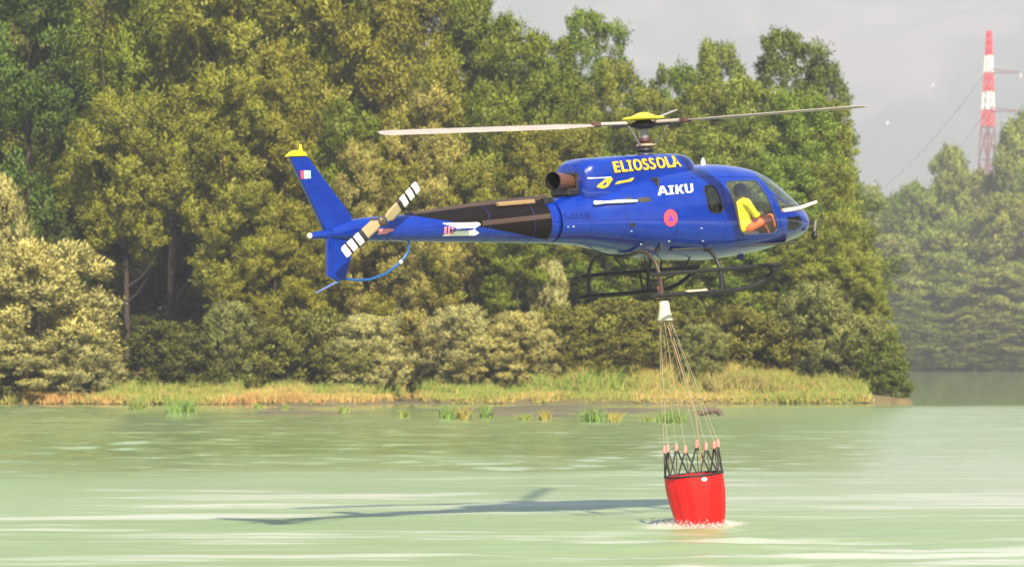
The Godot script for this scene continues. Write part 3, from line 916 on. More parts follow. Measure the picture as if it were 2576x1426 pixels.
# a lofted skin with convex openings cut out of it (both sides); what is cut out comes back as one builder per opening
func skin(S: Array, x0: float, x1: float, rows: int, ringn: int, holes: Array, out: MB, shrink := 0.0, nose := false) -> Array:
	var R := []
	for i in rows:
		var t := i / float(rows - 1)
		if nose: t = 1.0 - pow(1.0 - t, 1.35)
		R.push_back(ring_at(S, lerpf(x0, x1, t), ringn, shrink))
	var panes := []
	for h in holes: panes.push_back(MB.new())
	var N := []
	for i in rows:
		var ra: PackedVector3Array = R[maxi(i - 1, 0)]; var rb: PackedVector3Array = R[mini(i + 1, rows - 1)]; var r: PackedVector3Array = R[i]
		var nn := PackedVector3Array()
		var mid := Vector3(r[0].x, r[0].y, 0)
		for j in ringn:
			var q := (rb[j] - ra[j]).cross(r[(j + 1) % ringn] - r[(j - 1 + ringn) % ringn]).normalized()
			if q.dot(r[j] - mid) < 0.0: q = -q
			nn.push_back(q)
		N.push_back(nn)
	for i in rows - 1:
		for j in ringn:
			var k := (j + 1) % ringn
			var work := [[[R[i][j], R[i][k], R[i + 1][k], R[i + 1][j]], [N[i][j], N[i][k], N[i + 1][k], N[i + 1][j]]]]
			for hi in holes.size():
				var hole: Array = holes[hi]
				var next := []
				for w in work:
					var ps: Array = w[0]; var ns: Array = w[1]
					var lo := Vector2(1e9, 1e9); var hi2 := Vector2(-1e9, -1e9)
					for p in ps:
						lo = lo.min(Vector2(p.x, p.y)); hi2 = hi2.max(Vector2(p.x, p.y))
					var hl := Vector2(1e9, 1e9); var hh := Vector2(-1e9, -1e9)
					for p in hole:
						hl = hl.min(p); hh = hh.max(p)
					if hi2.x < hl.x or lo.x > hh.x or hi2.y < hl.y or lo.y > hh.y:
						next.push_back(w)
						continue
					for e in hole.size():
						var a: Vector2 = hole[e]; var b: Vector2 = hole[(e + 1) % hole.size()]
						var away := cut(ps, ns, a, b, false)
						if away[0].size() > 2: next.push_back(away)
						var stay := cut(ps, ns, a, b, true)
						ps = stay[0]; ns = stay[1]
						if ps.size() < 3: break
					if ps.size() > 2: panes[hi].smooth_poly(ps, ns)
				work = next
			for w in work: out.smooth_poly(w[0], w[1])
	return panes

func only_side(mb: MB, s: float) -> MB:               # the triangles of one side
	var o := MB.new()
	for i in range(0, mb.t.size(), 3):
		var a := mb.v[mb.t[i]]; var b := mb.v[mb.t[i + 1]]; var c := mb.v[mb.t[i + 2]]
		if (a.z + b.z + c.z) * s > 0.0:
			for k in 3: o.t.push_back(o.vert(mb.v[mb.t[i + k]], mb.n[mb.t[i + k]]))
	return o

func gasket(S: Array, poly: Array, s: float, r: float) -> MB:
	var mb := MB.new()
	var pts := []
	for i in poly.size():
		var a: Vector2 = poly[i]; var b: Vector2 = poly[(i + 1) % poly.size()]
		for k in 16:
			var p := a.lerp(b, k / 16.0)
			pts.push_back(Vector3(p.x, p.y, s * (side_z(S, p.x, p.y) + 0.002)))
	pts.push_back(pts[0])
	mb.tube(pts, r, 6, false)
	return mb

func lettering(words: String, at_: Vector2, high: float, slope: float, color: Material, S: Array, called: String, parent: Node, squeeze := 1.0, proud := 0.006, slant := 0.0, fatness := 0.25) -> MeshInstance3D:
	var tm := TextMesh.new()
	var f := SystemFont.new()
	f.font_names = PackedStringArray(["Droid Sans"])
	f.font_weight = 800
	var fat := FontVariation.new()
	fat.base_font = f
	fat.variation_embolden = fatness
	tm.font = fat
	tm.text = words
	tm.font_size = 64
	tm.pixel_size = high / 46.0
	tm.depth = 0.004
	tm.horizontal_alignment = HORIZONTAL_ALIGNMENT_LEFT
	var arr := tm.get_mesh_arrays()
	var v: PackedVector3Array = arr[Mesh.ARRAY_VERTEX]
	var nrm: PackedVector3Array = arr[Mesh.ARRAY_NORMAL]
	var lo := 1e9; var bot := 1e9
	for p in v:
		lo = minf(lo, p.x); bot = minf(bot, p.y)
	for i in v.size():
		var x := at_.x + ((v[i].x - lo) + (v[i].y - bot) * slant) * squeeze; var y := at_.y + (v[i].y - bot) + (v[i].x - lo) * squeeze * slope
		v[i] = Vector3(x, y, side_z(S, x, y) + proud + v[i].z)
	arr[Mesh.ARRAY_VERTEX] = v
	var clean := []
	clean.resize(Mesh.ARRAY_MAX)
	clean[Mesh.ARRAY_VERTEX] = v; clean[Mesh.ARRAY_NORMAL] = nrm; clean[Mesh.ARRAY_INDEX] = arr[Mesh.ARRAY_INDEX]
	var m := ArrayMesh.new()
	m.add_surface_from_arrays(Mesh.PRIMITIVE_TRIANGLES, clean)
	m.surface_set_material(0, color)
	return put_mesh(m, called, parent)

func sticker(poly: Array, S: Array, color: Material, called: String, parent: Node, proud := 0.004, s := 1.0) -> MeshInstance3D:   # a painted patch that follows the skin
	var mb := MB.new()
	var o := Vector2.ZERO
	for p in poly: o += p
	o /= poly.size()
	var rings := 3
	for i in poly.size():
		var a: Vector2 = poly[i]; var b: Vector2 = poly[(i + 1) % poly.size()]
		for k in rings:
			var t0 := k / float(rings); var t1 := (k + 1) / float(rings)
			var q := [o.lerp(a, t0), o.lerp(b, t0), o.lerp(b, t1), o.lerp(a, t1)]
			var ps := []; var ns := []
			for p in q:
				var z := side_z(S, p.x, p.y) + proud
				ps.push_back(Vector3(p.x, p.y, z * s))
				var dy := (side_z(S, p.x, p.y + 0.02) - side_z(S, p.x, p.y - 0.02)) / 0.04
				var dx := (side_z(S, p.x + 0.02, p.y) - side_z(S, p.x - 0.02, p.y)) / 0.04
				ns.push_back(Vector3(-dx, -dy, s).normalized())
			if k == 0: mb.smooth_poly([ps[0], ps[2], ps[3]], [ns[0], ns[2], ns[3]])
			else: mb.smooth_poly(ps, ns)
	return put(mb, called, color, parent)

func disc(o: Vector2, r: float, n := 20) -> Array:
	var out := []
	for i in n: out.push_back(o + Vector2(cos(TAU * i / n), sin(TAU * i / n)) * r)
	return out

func foil(chord: float, thick: float, n := 10) -> Array:     # airfoil outline: (along the chord, across)
	var out := []
	for i in n * 2:
		var t := i / float(n * 2)
		var u := 1.0 - t * 2.0 if t < 0.5 else (t - 0.5) * 2.0
		var y := 5.0 * thick * (0.2969 * sqrt(u) - 0.126 * u - 0.3516 * u * u + 0.2843 * u * u * u - 0.1015 * u * u * u * u)
		out.push_back(Vector2((0.3 - u) * chord, y * chord * (1.0 if t < 0.5 else -1.0)))
	return out

func make_helicopter() -> void:
	var base := at(1622, 748, 50.0)
	var h := thing("helicopter", base, "blue utility helicopter hovering over the river with a bucket slung below", "helicopter")
	h.basis = Basis(Vector3.UP, deg_to_rad(38.0)) * Basis(Vector3(0, 0, 1), deg_to_rad(3.6))
	var blue := mat(Color.WHITE, 0.3, 0.0, 0.75)
	wear(blue, Color(0.0, 0.14, 0.51), Color(0.0, 0.19, 0.58), 0.02, 1.5)
	blue.metallic_specular = 0.35
	var dark := mat(lin(0.008, 0.006, 0.006), 0.5)
	dark.metallic_specular = 0.25
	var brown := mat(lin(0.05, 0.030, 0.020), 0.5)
	var tan_ := mat(lin(0.28, 0.18, 0.09), 0.5)
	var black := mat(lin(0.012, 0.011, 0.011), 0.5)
	var grey := mat(lin(0.22, 0.21, 0.20), 0.45, 0.4)
	var white := mat(lin(0.80, 0.78, 0.76), 0.4)
	var yellow := mat(lin(0.88, 0.72, 0.01), 0.4)
	var gold := mat(lin(0.85, 0.46, 0.02), 0.5)
	var red := mat(lin(0.75, 0.06, 0.10), 0.5)
	var pink := mat(lin(0.70, 0.22, 0.24), 0.6)
	var navy := mat(lin(0.005, 0.02, 0.18), 0.5)
	var lining := mat(lin(0.035, 0.034, 0.034), 0.85)
	var copper := mat(Color.WHITE, 0.42, 0.75)
	wear(copper, lin(0.20, 0.085, 0.04), lin(0.42, 0.20, 0.10), 0.05, 0.5)
	var blade_m := mat(lin(0.56, 0.50, 0.46), 0.5)
	wear(blade_m, lin(0.52, 0.49, 0.46), lin(0.68, 0.65, 0.62), 0.02, 2.0)
	var pane := glass(Color(0.55, 0.60, 0.62), 0.05)
	var smoked := glass(Color(0.02, 0.025, 0.03), 0.75)

	# ---- cabin shell with real window openings
	var door_w := [Vector2(1.42, 1.10), Vector2(1.58, 0.985), Vector2(2.32, 0.985), Vector2(2.40, 1.06), Vector2(2.04, 1.90), Vector2(1.98, 1.93), Vector2(1.30, 1.93), Vector2(1.24, 1.86)]
	var rear_w := [Vector2(0.80, 1.40), Vector2(1.02, 1.39), Vector2(1.08, 1.46), Vector2(0.99, 1.81), Vector2(0.93, 1.87), Vector2(0.77, 1.87), Vector2(0.71, 1.80), Vector2(0.735, 1.47)]
	var screen := [Vector2(2.17, 1.99), Vector2(2.48, 1.35), Vector2(3.40, 1.36), Vector2(3.9, 1.5), Vector2(2.9, 2.4), Vector2(2.42, 2.4)]
	var chin := [Vector2(2.64, 1.25), Vector2(2.70, 1.02), Vector2(2.92, 1.01), Vector2(3.12, 1.10), Vector2(3.10, 1.22), Vector2(3.0, 1.27)]
	var holes := [door_w, rear_w, screen, chin]
	var mb := MB.new()
	var panes := skin(ST, -2.08, 3.78, 96, 72, holes, mb, 0.0, true)
	put(mb, "fuselage", blue, h)
	var inner := MB.new()
	skin(ST, -0.35, 3.6, 60, 60, holes, inner, 0.03)
	put(inner, "cabin_lining", lining, h)
	for s in [1.0, -1.0]:
		put(only_side(panes[0], s), "door_window", pane, h)
		put(only_side(panes[1], s), "rear_window", smoked, h)
		put(only_side(panes[3], s), "chin_window", smoked, h)
		put(gasket(ST, door_w, s, 0.011), "window_frame", mat(lin(0.03, 0.05, 0.16), 0.4), h)
		put(gasket(ST, rear_w, s, 0.009), "window_frame", black, h)
	put(panes[2], "windscreen", pane, h)
	mb = MB.new()
	var post := []
	for k in 12:
		var x := lerpf(2.40, 3.45, k / 11.0)
		post.push_back(Vector3(x, section(ST, x)[0] + 0.004, 0))
	mb.tube(post, 0.022, 8)
	put(mb, "windscreen_post", blue, h)
	# floor, bulkhead, seats, panel
	mb = MB.new()
	mb.box(Vector3(1.5, 0.80, 0), Vector3(2.9, 0.04, 1.5), 0.01)
	put(mb, "cabin_floor", lining, h)
	mb = MB.new()
	mb.box(Vector3(-0.2, 1.42, 0), Vector3(0.04, 1.25, 1.5), 0.01)
	put(mb, "bulkhead", lining, h)
	mb = MB.new()
	mb.box(Vector3(2.82, 1.16, -0.05), Vector3(0.28, 0.36, 0.75), 0.04)
	put(mb, "instrument_panel", black, h)
	for s in [0.40, -0.40]:
		mb = MB.new()
		mb.box(Vector3(1.98, 0.97, s), Vector3(0.50, 0.14, 0.46), 0.04)
		mb.box(Vector3(1.70, 1.30, s), Vector3(0.12, 0.66, 0.44), 0.04, Basis(Vector3(0, 0, 1), 0.18))
		mb.box(Vector3(1.60, 1.69, s), Vector3(0.08, 0.16, 0.24), 0.03, Basis(Vector3(0, 0, 1), 0.18))
		mb.box(Vector3(1.98, 0.87, s), Vector3(0.36, 0.10, 0.34), 0.02)
		put(mb, "seat", mat(lin(0.05, 0.03, 0.025), 0.8), h)
	# engine cowling and engine deck
	mb = MB.new()
	skin(COWL, -1.52, 1.17, 44, 48, [], mb)
	put(mb, "engine_cowling", blue, h)
	mb = MB.new()
	mb.loft([ring_at(COWL, -1.515, 40, 0.0), ring_at(COWL, -1.56, 40, 0.05), ring_at(COWL, -1.57, 40, 0.14)], true, false, true)
	put(mb, "cowling_end", blue, h)
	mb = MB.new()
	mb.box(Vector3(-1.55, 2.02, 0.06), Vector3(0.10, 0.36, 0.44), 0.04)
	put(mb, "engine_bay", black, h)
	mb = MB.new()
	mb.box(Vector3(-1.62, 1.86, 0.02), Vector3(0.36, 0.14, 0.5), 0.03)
	put(mb, "dark_gap", black, h)  # black block standing in for the shaded gap under the exhaust
	# exhaust
	mb = MB.new()
	var ax := [Vector3(-1.42, 2.03, 0.04), Vector3(-1.62, 2.03, 0.09), Vector3(-1.82, 2.045, 0.15), Vector3(-2.10, 2.06, 0.24)]
	mb.tube(ax, [0.135, 0.125, 0.14, 0.155], 20, false)
	var ex := put(mb, "exhaust_pipe", copper, h)
	mb = MB.new()
	mb.tube([ax[1], ax[2], ax[3] + Vector3(-0.004, 0, 0.001)], [0.11, 0.125, 0.143], 20, false)
	put(mb, "exhaust_bore", black, ex)
	mb = MB.new()
	mb.tube([ax[1], ax[1] + Vector3(0.02, 0, 0)], 0.12, 20)
	put(mb, "exhaust_baffle", black, ex)
	# roof details
	mb = MB.new()
	mb.lathe([Vector2(0.045, 0), Vector2(0.045, 0.05), Vector2(0.03, 0.10), Vector2(0.008, 0.135)], 12, Transform3D(Basis(), Vector3(1.5, 2.235, 0)))
	put(mb, "roof_beacon", white, h)
	mb = MB.new()
	mb.ball(Vector3(0.92, 2.23, 0.34), Vector3(0.055, 0.03, 0.04), 12)
	put(mb, "roof_light", white, h)
	# ---- tail boom, dark painted wedge cut out of its skin
	var wedge := [Vector2(-5.15, 1.63), Vector2(-2.26, 1.08), Vector2(-2.26, 2.1), Vector2(-5.15, 2.1)]
	mb = MB.new()
	var dk: Array = skin(BOOM, -6.5, -2.07, 60, 44, [wedge], mb)
	put(mb, "tail_boom", blue, h)
	put(dk[0], "boom_panel", dark, h)
	mb = MB.new()
	var rows := []
	for k in 16:
		var x := lerpf(-5.0, -2.1, k / 15.0)
		var y: float = section(BOOM, x)[0]
		var r := lerpf(0.05, 0.10, k / 15.0)
		var ring := PackedVector3Array()
		for q in 14: ring.push_back(Vector3(x, y - 0.01 + sin(TAU * q / 14) * r * 0.8, cos(TAU * q / 14) * r))
		rows.push_back(ring)
	mb.loft(rows)
	put(mb, "drive_shaft_cover", brown, h)
	mb = MB.new()
	mb.box(Vector3(-2.86, 1.72, 0.17), Vector3(0.78, 0.075, 0.10), 0.015, Basis(Vector3(0, 0, 1), 0.03))
	put(mb, "boom_locker", tan_, h)
	mb = MB.new()
	mb.box(Vector3(-2.17, 1.73, 0.0), Vector3(0.20, 0.12, 0.46), 0.03)
	put(mb, "shaft_guard", black, h)
	sticker([Vector2(-3.66, 1.37), Vector2(-2.27, 1.44), Vector2(-2.27, 1.52), Vector2(-3.66, 1.45)], BOOM, brown, "boom_highlight", h)  # brown strip that paints a reflected highlight on the dark panel
	# label panel on the boom
	sticker([Vector2(-4.43, 1.235), Vector2(-3.77, 1.215), Vector2(-3.72, 1.25), Vector2(-3.70, 1.40), Vector2(-3.74, 1.43), Vector2(-4.43, 1.445)], BOOM, white, "boom_label", h)
	for k in 3:
		sticker([Vector2(-4.41 + k * 0.07, 1.255), Vector2(-4.365 + k * 0.07, 1.255), Vector2(-4.365 + k * 0.07, 1.385), Vector2(-4.41 + k * 0.07, 1.385)], BOOM, pink, "label_stripe", h, 0.007)
	sticker([Vector2(-5.72, 1.40), Vector2(-5.69, 1.31), Vector2(-5.55, 1.315), Vector2(-5.38, 1.365), Vector2(-5.40, 1.395)], BOOM, pink, "warning_mark", h)
	# tailplane
	for s in [1.0, -1.0]:
		mb = MB.new()
		rows = []
		for zz in ([0.16, 0.30, 0.43, 0.445] if s > 0.0 else [0.16, 0.7, 1.2, 1.22]):
			var ring := PackedVector3Array()
			var f := 1.0 if zz != 0.445 and zz != 1.22 else 0.8
			for p in foil(0.38 * f, 0.11): ring.push_back(Vector3(-4.05 + p.x, 1.325 + p.y, zz * s))
			rows.push_back(ring)
		mb.loft(rows)
		put(mb, "tailplane", navy, h)
	# tail cone, lamp, fins
	mb = MB.new()
	mb.tube([Vector3(-6.40, 1.365, 0), Vector3(-6.7, 1.35, 0), Vector3(-6.86, 1.345, 0)], [0.085, 0.065, 0.05], 14)
	put(mb, "tail_cone", blue, h)
	mb = MB.new()
	mb.ball(Vector3(-6.885, 1.345, 0), Vector3(0.045, 0.045, 0.045), 12)
	put(mb, "tail_lamp", white, h)
	mb = MB.new()
	mb.prism([Vector2(-7.20, 2.60), Vector2(-6.59, 1.38), Vector2(-6.10, 1.36), Vector2(-6.08, 1.62), Vector2(-6.88, 2.60)], -0.05, 0.05, 0.025)
	var fin := put(mb, "upper_fin", blue, h)
	mb = MB.new()
	for k in 21:
		var y := 1.62 + k * 0.045
		var xa := lerpf(-6.64, -7.19, (y - 1.5) / 1.1) + 0.05; var xb := lerpf(-6.04, -6.89, (y - 1.56) / 1.04) - 0.06
		mb.box(Vector3((xa + xb) / 2.0, y, 0.05), Vector3(xb - xa, 0.014, 0.012), 0.003)
	var ribs := put(mb, "stiffener_rib", blue, fin)
	ribs.set_meta("kind", "stuff")
	mb = MB.new()
	mb.prism([Vector2(-6.57, 1.32), Vector2(-6.60, 0.70), Vector2(-6.42, 0.60), Vector2(-6.27, 0.62), Vector2(-6.02, 1.26)], -0.045, 0.045, 0.02)
	put(mb, "lower_fin", blue, h)
	mb = MB.new()
	mb.prism([Vector2(-7.26, 2.605), Vector2(-6.87, 2.605), Vector2(-6.90, 2.655), Vector2(-6.96, 2.685), Vector2(-7.10, 2.70), Vector2(-7.18, 2.67)], -0.06, 0.06, 0.025)
	var cap := put(mb, "fin_cap", yellow, h)
	mb = MB.new()
	mb.tube([Vector3(-6.97, 2.66, 0), Vector3(-6.98, 2.79, 0)], [0.035, 0.018], 10)
	put(mb, "fin_beacon", yellow, cap)
	for k in 3:
		mb = MB.new()
		var x0 := -7.03 + 0.063 * k
		mb.box(Vector3(x0 + 0.03 , 2.31, 0.053), Vector3(0.061, 0.125, 0.010), 0.002)
		put(mb, "flag_stripe", [red, white, mat(lin(0.30, 0.62, 0.55), 0.5)][k], fin)
	# tail guard and spike
	mb = MB.new()
	var gp := [Vector3(-4.98, 1.18, 0.03), Vector3(-5.0, 1.01, 0.03), Vector3(-5.09, 0.92, 0.03), Vector3(-5.21, 0.82, 0.03), Vector3(-5.46, 0.68, 0.03), Vector3(-5.79, 0.60, 0.03), Vector3(-6.02, 0.60, 0.03), Vector3(-6.28, 0.635, 0.03)]
	mb.tube(gp, 0.022, 8)
	var guard := put(mb, "tail_guard", mat(lin(0.02, 0.10, 0.34), 0.35, 0.3), h)
	mb = MB.new()
	mb.ball(Vector3(-5.17, 0.85, 0.04), Vector3(0.035, 0.035, 0.035), 10)
	put(mb, "guard_clamp", white, guard)
	mb = MB.new()
	mb.tube([Vector3(-6.36, 0.61, 0.0), Vector3(-6.82, 0.44, 0.0)], [0.022, 0.014], 8)
	put(mb, "tail_spike", mat(lin(0.12, 0.18, 0.42), 0.35, 0.3), h)
	# tail rotor
	var tr_o := Vector3(-5.77, 1.52, 0.40)
	mb = MB.new()
	mb.lathe([Vector2(0.055, -0.26), Vector2(0.06, -0.02), Vector2(0.085, 0.0), Vector2(0.085, 0.05), Vector2(0.04, 0.07)], 14, Transform3D(Basis(Vector3.RIGHT, PI / 2), tr_o))
	var thub := put(mb, "tail_rotor_hub", mat(lin(0.10, 0.08, 0.06), 0.5, 0.5), h)
	var khaki := mat(lin(0.30, 0.24, 0.13), 0.5)
	for s in [0, 1]:
		var dir := (Vector3(0.78, 0.625, 0) if s == 0 else Vector3(-0.83, -0.56, 0)).normalized()
		var across := Vector3(-dir.y, dir.x, 0)
		var cuts := [0.06, 0.40, 0.485, 0.595, 0.645, 0.755, 0.80, 0.91]
		var cols := [khaki, black, white, black, white, black, white]
		var blade: MeshInstance3D = null
		for k in 7:
			mb = MB.new()
			rows = []
			for q in 4:
				var r := lerpf(cuts[k], cuts[k + 1], q / 3.0)
				var ch := 0.20 if r > 0.16 else lerpf(0.09, 0.20, (r - 0.06) / 0.10)
				if r > 0.88: ch *= 0.82
				var ring := PackedVector3Array()
				for p in foil(ch, 0.12, 7):
					ring.push_back(tr_o + Vector3(0, 0, 0.035) + dir * r + (across * p.x + Vector3(0, 0, 1) * p.y).rotated(dir, 0.12))
				rows.push_back(ring)
			mb.loft(rows)
			if k == 0: blade = put(mb, "tail_rotor_blade", cols[k], h)
			else: put(mb, "blade_band", cols[k], blade)
	# ---- main rotor
	var hub := Vector3(0.17, 0, 0)
	mb = MB.new()
	mb.lathe([Vector2(0.11, 2.40), Vector2(0.10, 2.52), Vector2(0.075, 2.56), Vector2(0.07, 2.95)], 16, Transform3D(Basis(), hub))
	put(mb, "rotor_mast", grey, h)
	mb = MB.new()
	mb.lathe([Vector2(0.12, 2.50), Vector2(0.15, 2.52), Vector2(0.15, 2.56), Vector2(0.11, 2.58)], 18, Transform3D(Basis(), hub))
	put(mb, "swashplate", black, h)
	mb = MB.new()
	mb.lathe([Vector2(0.10, 2.585), Vector2(0.17, 2.60), Vector2(0.17, 2.635), Vector2(0.10, 2.65)], 18, Transform3D(Basis(), hub + Vector3(0.03, 0, 0)))
	put(mb, "swashplate_ring", mat(lin(0.42, 0.30, 0.20), 0.45, 0.3), h)
	mb = MB.new()
	mb.lathe([Vector2(0.09, 2.66), Vector2(0.115, 2.68), Vector2(0.115, 2.72), Vector2(0.08, 2.74)], 18, Transform3D(Basis(), hub))
	put(mb, "mast_collar", mat(lin(0.06, 0.012, 0.014), 0.5), h)
	mb = MB.new()
	mb.lathe([Vector2(0.13, 2.90), Vector2(0.22, 2.94), Vector2(0.22, 3.0), Vector2(0.10, 3.06)], 18, Transform3D(Basis(), hub))
	put(mb, "rotor_hub", black, h)
	mb = MB.new()
	mb.lathe([Vector2(0.20, 3.055), Vector2(0.355, 3.07), Vector2(0.37, 3.085), Vector2(0.34, 3.105), Vector2(0.21, 3.125), Vector2(0.12, 3.165), Vector2(0.05, 3.185), Vector2(0.004, 3.19)], 28, Transform3D(Basis(), hub))
	put(mb, "rotor_cap", yellow, h)
	var phis := [162.0, 282.0, 42.0]
	var flaps := [0.07, 0.06, 0.42]
	var reach := [1.01, 0.95, 1.0]
	var pitches := [0.30, 0.06, 0.26]
	for k in 3:
		var w := deg_to_rad(phis[k])
		var dir := Vector3(cos(w), 0, -sin(w))
		var lead := Vector3(-dir.z, 0, dir.x)                 # turns clockwise seen from above
		var rise := Vector3.UP
		var o := hub + Vector3(0, 3.0, 0)
		mb = MB.new()
		rows = []
		for r in [0.95, 1.05, 1.35, 1.55, 2.2, 3.0, 3.8, 4.5, 4.68, 4.76]:
			var ch := 0.17 if r < 1.2 else (0.24 if r < 1.5 else 0.31)
			if r > 4.6: ch = 0.27
			if r > 4.7: ch = 0.16
			var c: Vector3 = o + dir * (r * reach[k]) + rise * (flaps[k] * r / 4.76 - 0.012 * r)
			var ring := PackedVector3Array()
			for p in foil(ch, 0.13, 9): ring.push_back(c + (lead * p.x + rise * p.y).rotated(dir, pitches[k] * (-1.0 if lead.cross(dir).y > 0 else 1.0)))
			rows.push_back(ring)
		mb.loft(rows)
		var bl := put(mb, "rotor_blade", blade_m, h)
		mb = MB.new()
		mb.box(o + dir * 0.64 + rise * flaps[k] * 0.13, Vector3(0.66, 0.055, 0.15), 0.015, Basis(dir, rise, dir.cross(rise)))
		put(mb, "blade_sleeve", mat(lin(0.50, 0.42, 0.34), 0.45, 0.2), bl)
		mb = MB.new()
		mb.box(o + dir * 0.90 + rise * (flaps[k] * 0.18 - 0.01), Vector3(0.16, 0.09, 0.19), 0.02, Basis(dir, rise, dir.cross(rise)))
		put(mb, "blade_fork", mat(lin(0.10, 0.05, 0.04), 0.5, 0.3), bl)
		mb = MB.new()
		mb.box(o + dir * 0.30 + Vector3(0, -0.03, 0), Vector3(0.5, 0.05, 0.11), 0.012, Basis(dir, rise, dir.cross(rise)))
		put(mb, "starflex_arm", black, bl)
		mb = MB.new()
		var foot := hub + Vector3(0, 2.62, 0) + dir.rotated(Vector3.UP, 0.7) * 0.17
		mb.tube([foot, o + dir.rotated(Vector3.UP, 0.5) * 0.42 + Vector3(0, -0.05, 0)], 0.016, 8)
		put(mb, "pitch_link", grey, bl)
	# ---- landing gear
	for s in [1.0, -1.0]:
		mb = MB.new()
		var back := 0.0 if s > 0.0 else 0.2
		var pts := [Vector3(-0.78 + back, 0.035, 1.08 * s), Vector3(-0.6 + back, 0.05, 1.08 * s), Vector3(0.4, 0.05, 1.08 * s), Vector3(1.2, 0.055, 1.08 * s), Vector3(1.5, 0.085, 1.08 * s), Vector3(1.75, 0.16, 1.08 * s), Vector3(1.95, 0.26, 1.08 * s), Vector3(2.08, 0.35, 1.08 * s)]
		mb.tube(pts, [0.02, 0.042, 0.042, 0.042, 0.042, 0.04, 0.036, 0.03], 12)
		var sk := put(mb, "skid", black, h)
		mb = MB.new()
		mb.tube([Vector3(-0.72 + back, 0.40, 1.08 * s), Vector3(-0.5 + back, 0.41, 1.08 * s), Vector3(1.0, 0.425, 1.08 * s), Vector3(2.24, 0.44, 1.08 * s)], [0.03, 0.036, 0.036, 0.036], 10)
		put(mb, "step_tube", black, sk)
		mb = MB.new()
		mb.prism([Vector2(1.95, 0.40), Vector2(2.02, 0.27), Vector2(2.12, 0.30), Vector2(2.24, 0.42)], 1.08 * s - 0.03, 1.08 * s + 0.03, 0.01)
		put(mb, "front_bracket", black, sk)
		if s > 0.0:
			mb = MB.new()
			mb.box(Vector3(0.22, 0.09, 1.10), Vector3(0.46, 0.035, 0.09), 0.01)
			put(mb, "sunlit_patch", mat(lin(0.62, 0.50, 0.38), 0.5), sk)  # pale piece painted in place of sunlight on the near skid
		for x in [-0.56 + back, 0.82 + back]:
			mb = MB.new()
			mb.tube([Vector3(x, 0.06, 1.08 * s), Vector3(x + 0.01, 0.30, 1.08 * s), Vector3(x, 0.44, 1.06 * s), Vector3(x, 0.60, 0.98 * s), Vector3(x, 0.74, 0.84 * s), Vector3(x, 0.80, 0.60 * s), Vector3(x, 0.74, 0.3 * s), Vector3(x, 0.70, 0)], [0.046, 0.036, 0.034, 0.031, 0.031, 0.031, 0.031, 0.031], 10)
			put(mb, "cross_tube", brown if s > 0.0 and x < 0.0 else black, sk)  # near rear tube coloured brown for the light on it, the others black
		mb = MB.new()
		mb.bar(Vector3(0.84, 0.40, 1.08 * s), Vector3(0.90, 0.08, 1.08 * s), 0.035)
		put(mb, "strut", black, sk)
	mb = MB.new()
	mb.lathe([Vector2(0.05, 0.0), Vector2(0.06, 0.04), Vector2(0.06, 0.13)], 12, Transform3D(Basis(), Vector3(2.1, 0.555, 0.2)))
	put(mb, "belly_antenna", navy, h)
	# cargo swing and hook
	mb = MB.new()
	for p in [[-0.35, -0.35], [0.75, -0.35], [-0.35, 0.45], [0.75, 0.45]]:
		mb.tube([Vector3(p[0], 0.72, p[1]), Vector3(lerpf(p[0], 0.22, 0.35), 0.40, lerpf(p[1], 0.12, 0.3)), Vector3(0.22, 0.25, 0.12)], 0.014, 6)
	var swing := put(mb, "cargo_swing", black, h)
	mb = MB.new()
	mb.box(Vector3(0.22, 0.24, 0.12), Vector3(0.20, 0.12, 0.14), 0.03)
	put(mb, "swing_block", black, swing)
	mb = MB.new()
	mb.tube([Vector3(0.22, 0.20, 0.14), Vector3(0.25, 0.10, 0.15), Vector3(0.22, 0.0, 0.14), Vector3(0.16, -0.02, 0.13)], [0.045, 0.05, 0.04, 0.025], 10)
	put(mb, "cargo_hook", mat(lin(0.72, 0.16, 0.06), 0.5), swing)
	# ---- nose boom with its mirrors
	mb = MB.new()
	mb.tube([Vector3(2.95, 1.36, 0.42), Vector3(3.30, 1.40, 0.46), Vector3(3.72, 1.50, 0.50)], [0.05, 0.036, 0.028], 10)
	var arm := put(mb, "mirror_arm", mat(lin(0.80, 0.66, 0.50), 0.5), h)
	mb = MB.new()
	mb.tube([Vector3(3.45, 1.45, -0.1), Vector3(3.72, 1.50, 0.50), Vector3(3.82, 1.36, 0.5), Vector3(3.87, 1.18, 0.5), Vector3(3.80, 1.12, 0.5)], 0.011, 6)
	put(mb, "mirror_stay", black, arm)
	mb = MB.new()
	mb.tube([Vector3(3.68, 1.17, 0.5), Vector3(3.64, 0.98, 0.5)], [0.03, 0.02], 8)
	put(mb, "mirror_stem", grey, arm)
	mb = MB.new()
	mb.ball(Vector3(3.63, 0.90, 0.5), Vector3(0.05, 0.075, 0.07), 12)
	put(mb, "mirror", black, arm)
	# ---- lettering and marks
	lettering("ELIOSSOLA", Vector2(-0.98, 2.15), 0.185, 0.045, gold, COWL, "cowling_lettering", h, 1.12, 0.022)
	lettering("AIKU", Vector2(-0.31, 1.735), 0.15, 0.03, white, ST, "side_lettering", h, 1.55, 0.012, 0.25)
	lettering("I-AIAN", Vector2(-2.05, 1.41), 0.10, 0.0, navy, ST, "registration", h, 1.1, 0.008, 0.0, 0.0)
	var emblem := sticker(disc(Vector2(-0.12, 1.345), 0.145, 26), ST, red, "round_emblem", h, 0.006)
	sticker([Vector2(-0.18, 1.29), Vector2(-0.06, 1.29), Vector2(-0.12, 1.415)], ST, mat(lin(0.12, 0.03, 0.45), 0.5), "emblem_triangle", emblem, 0.010)
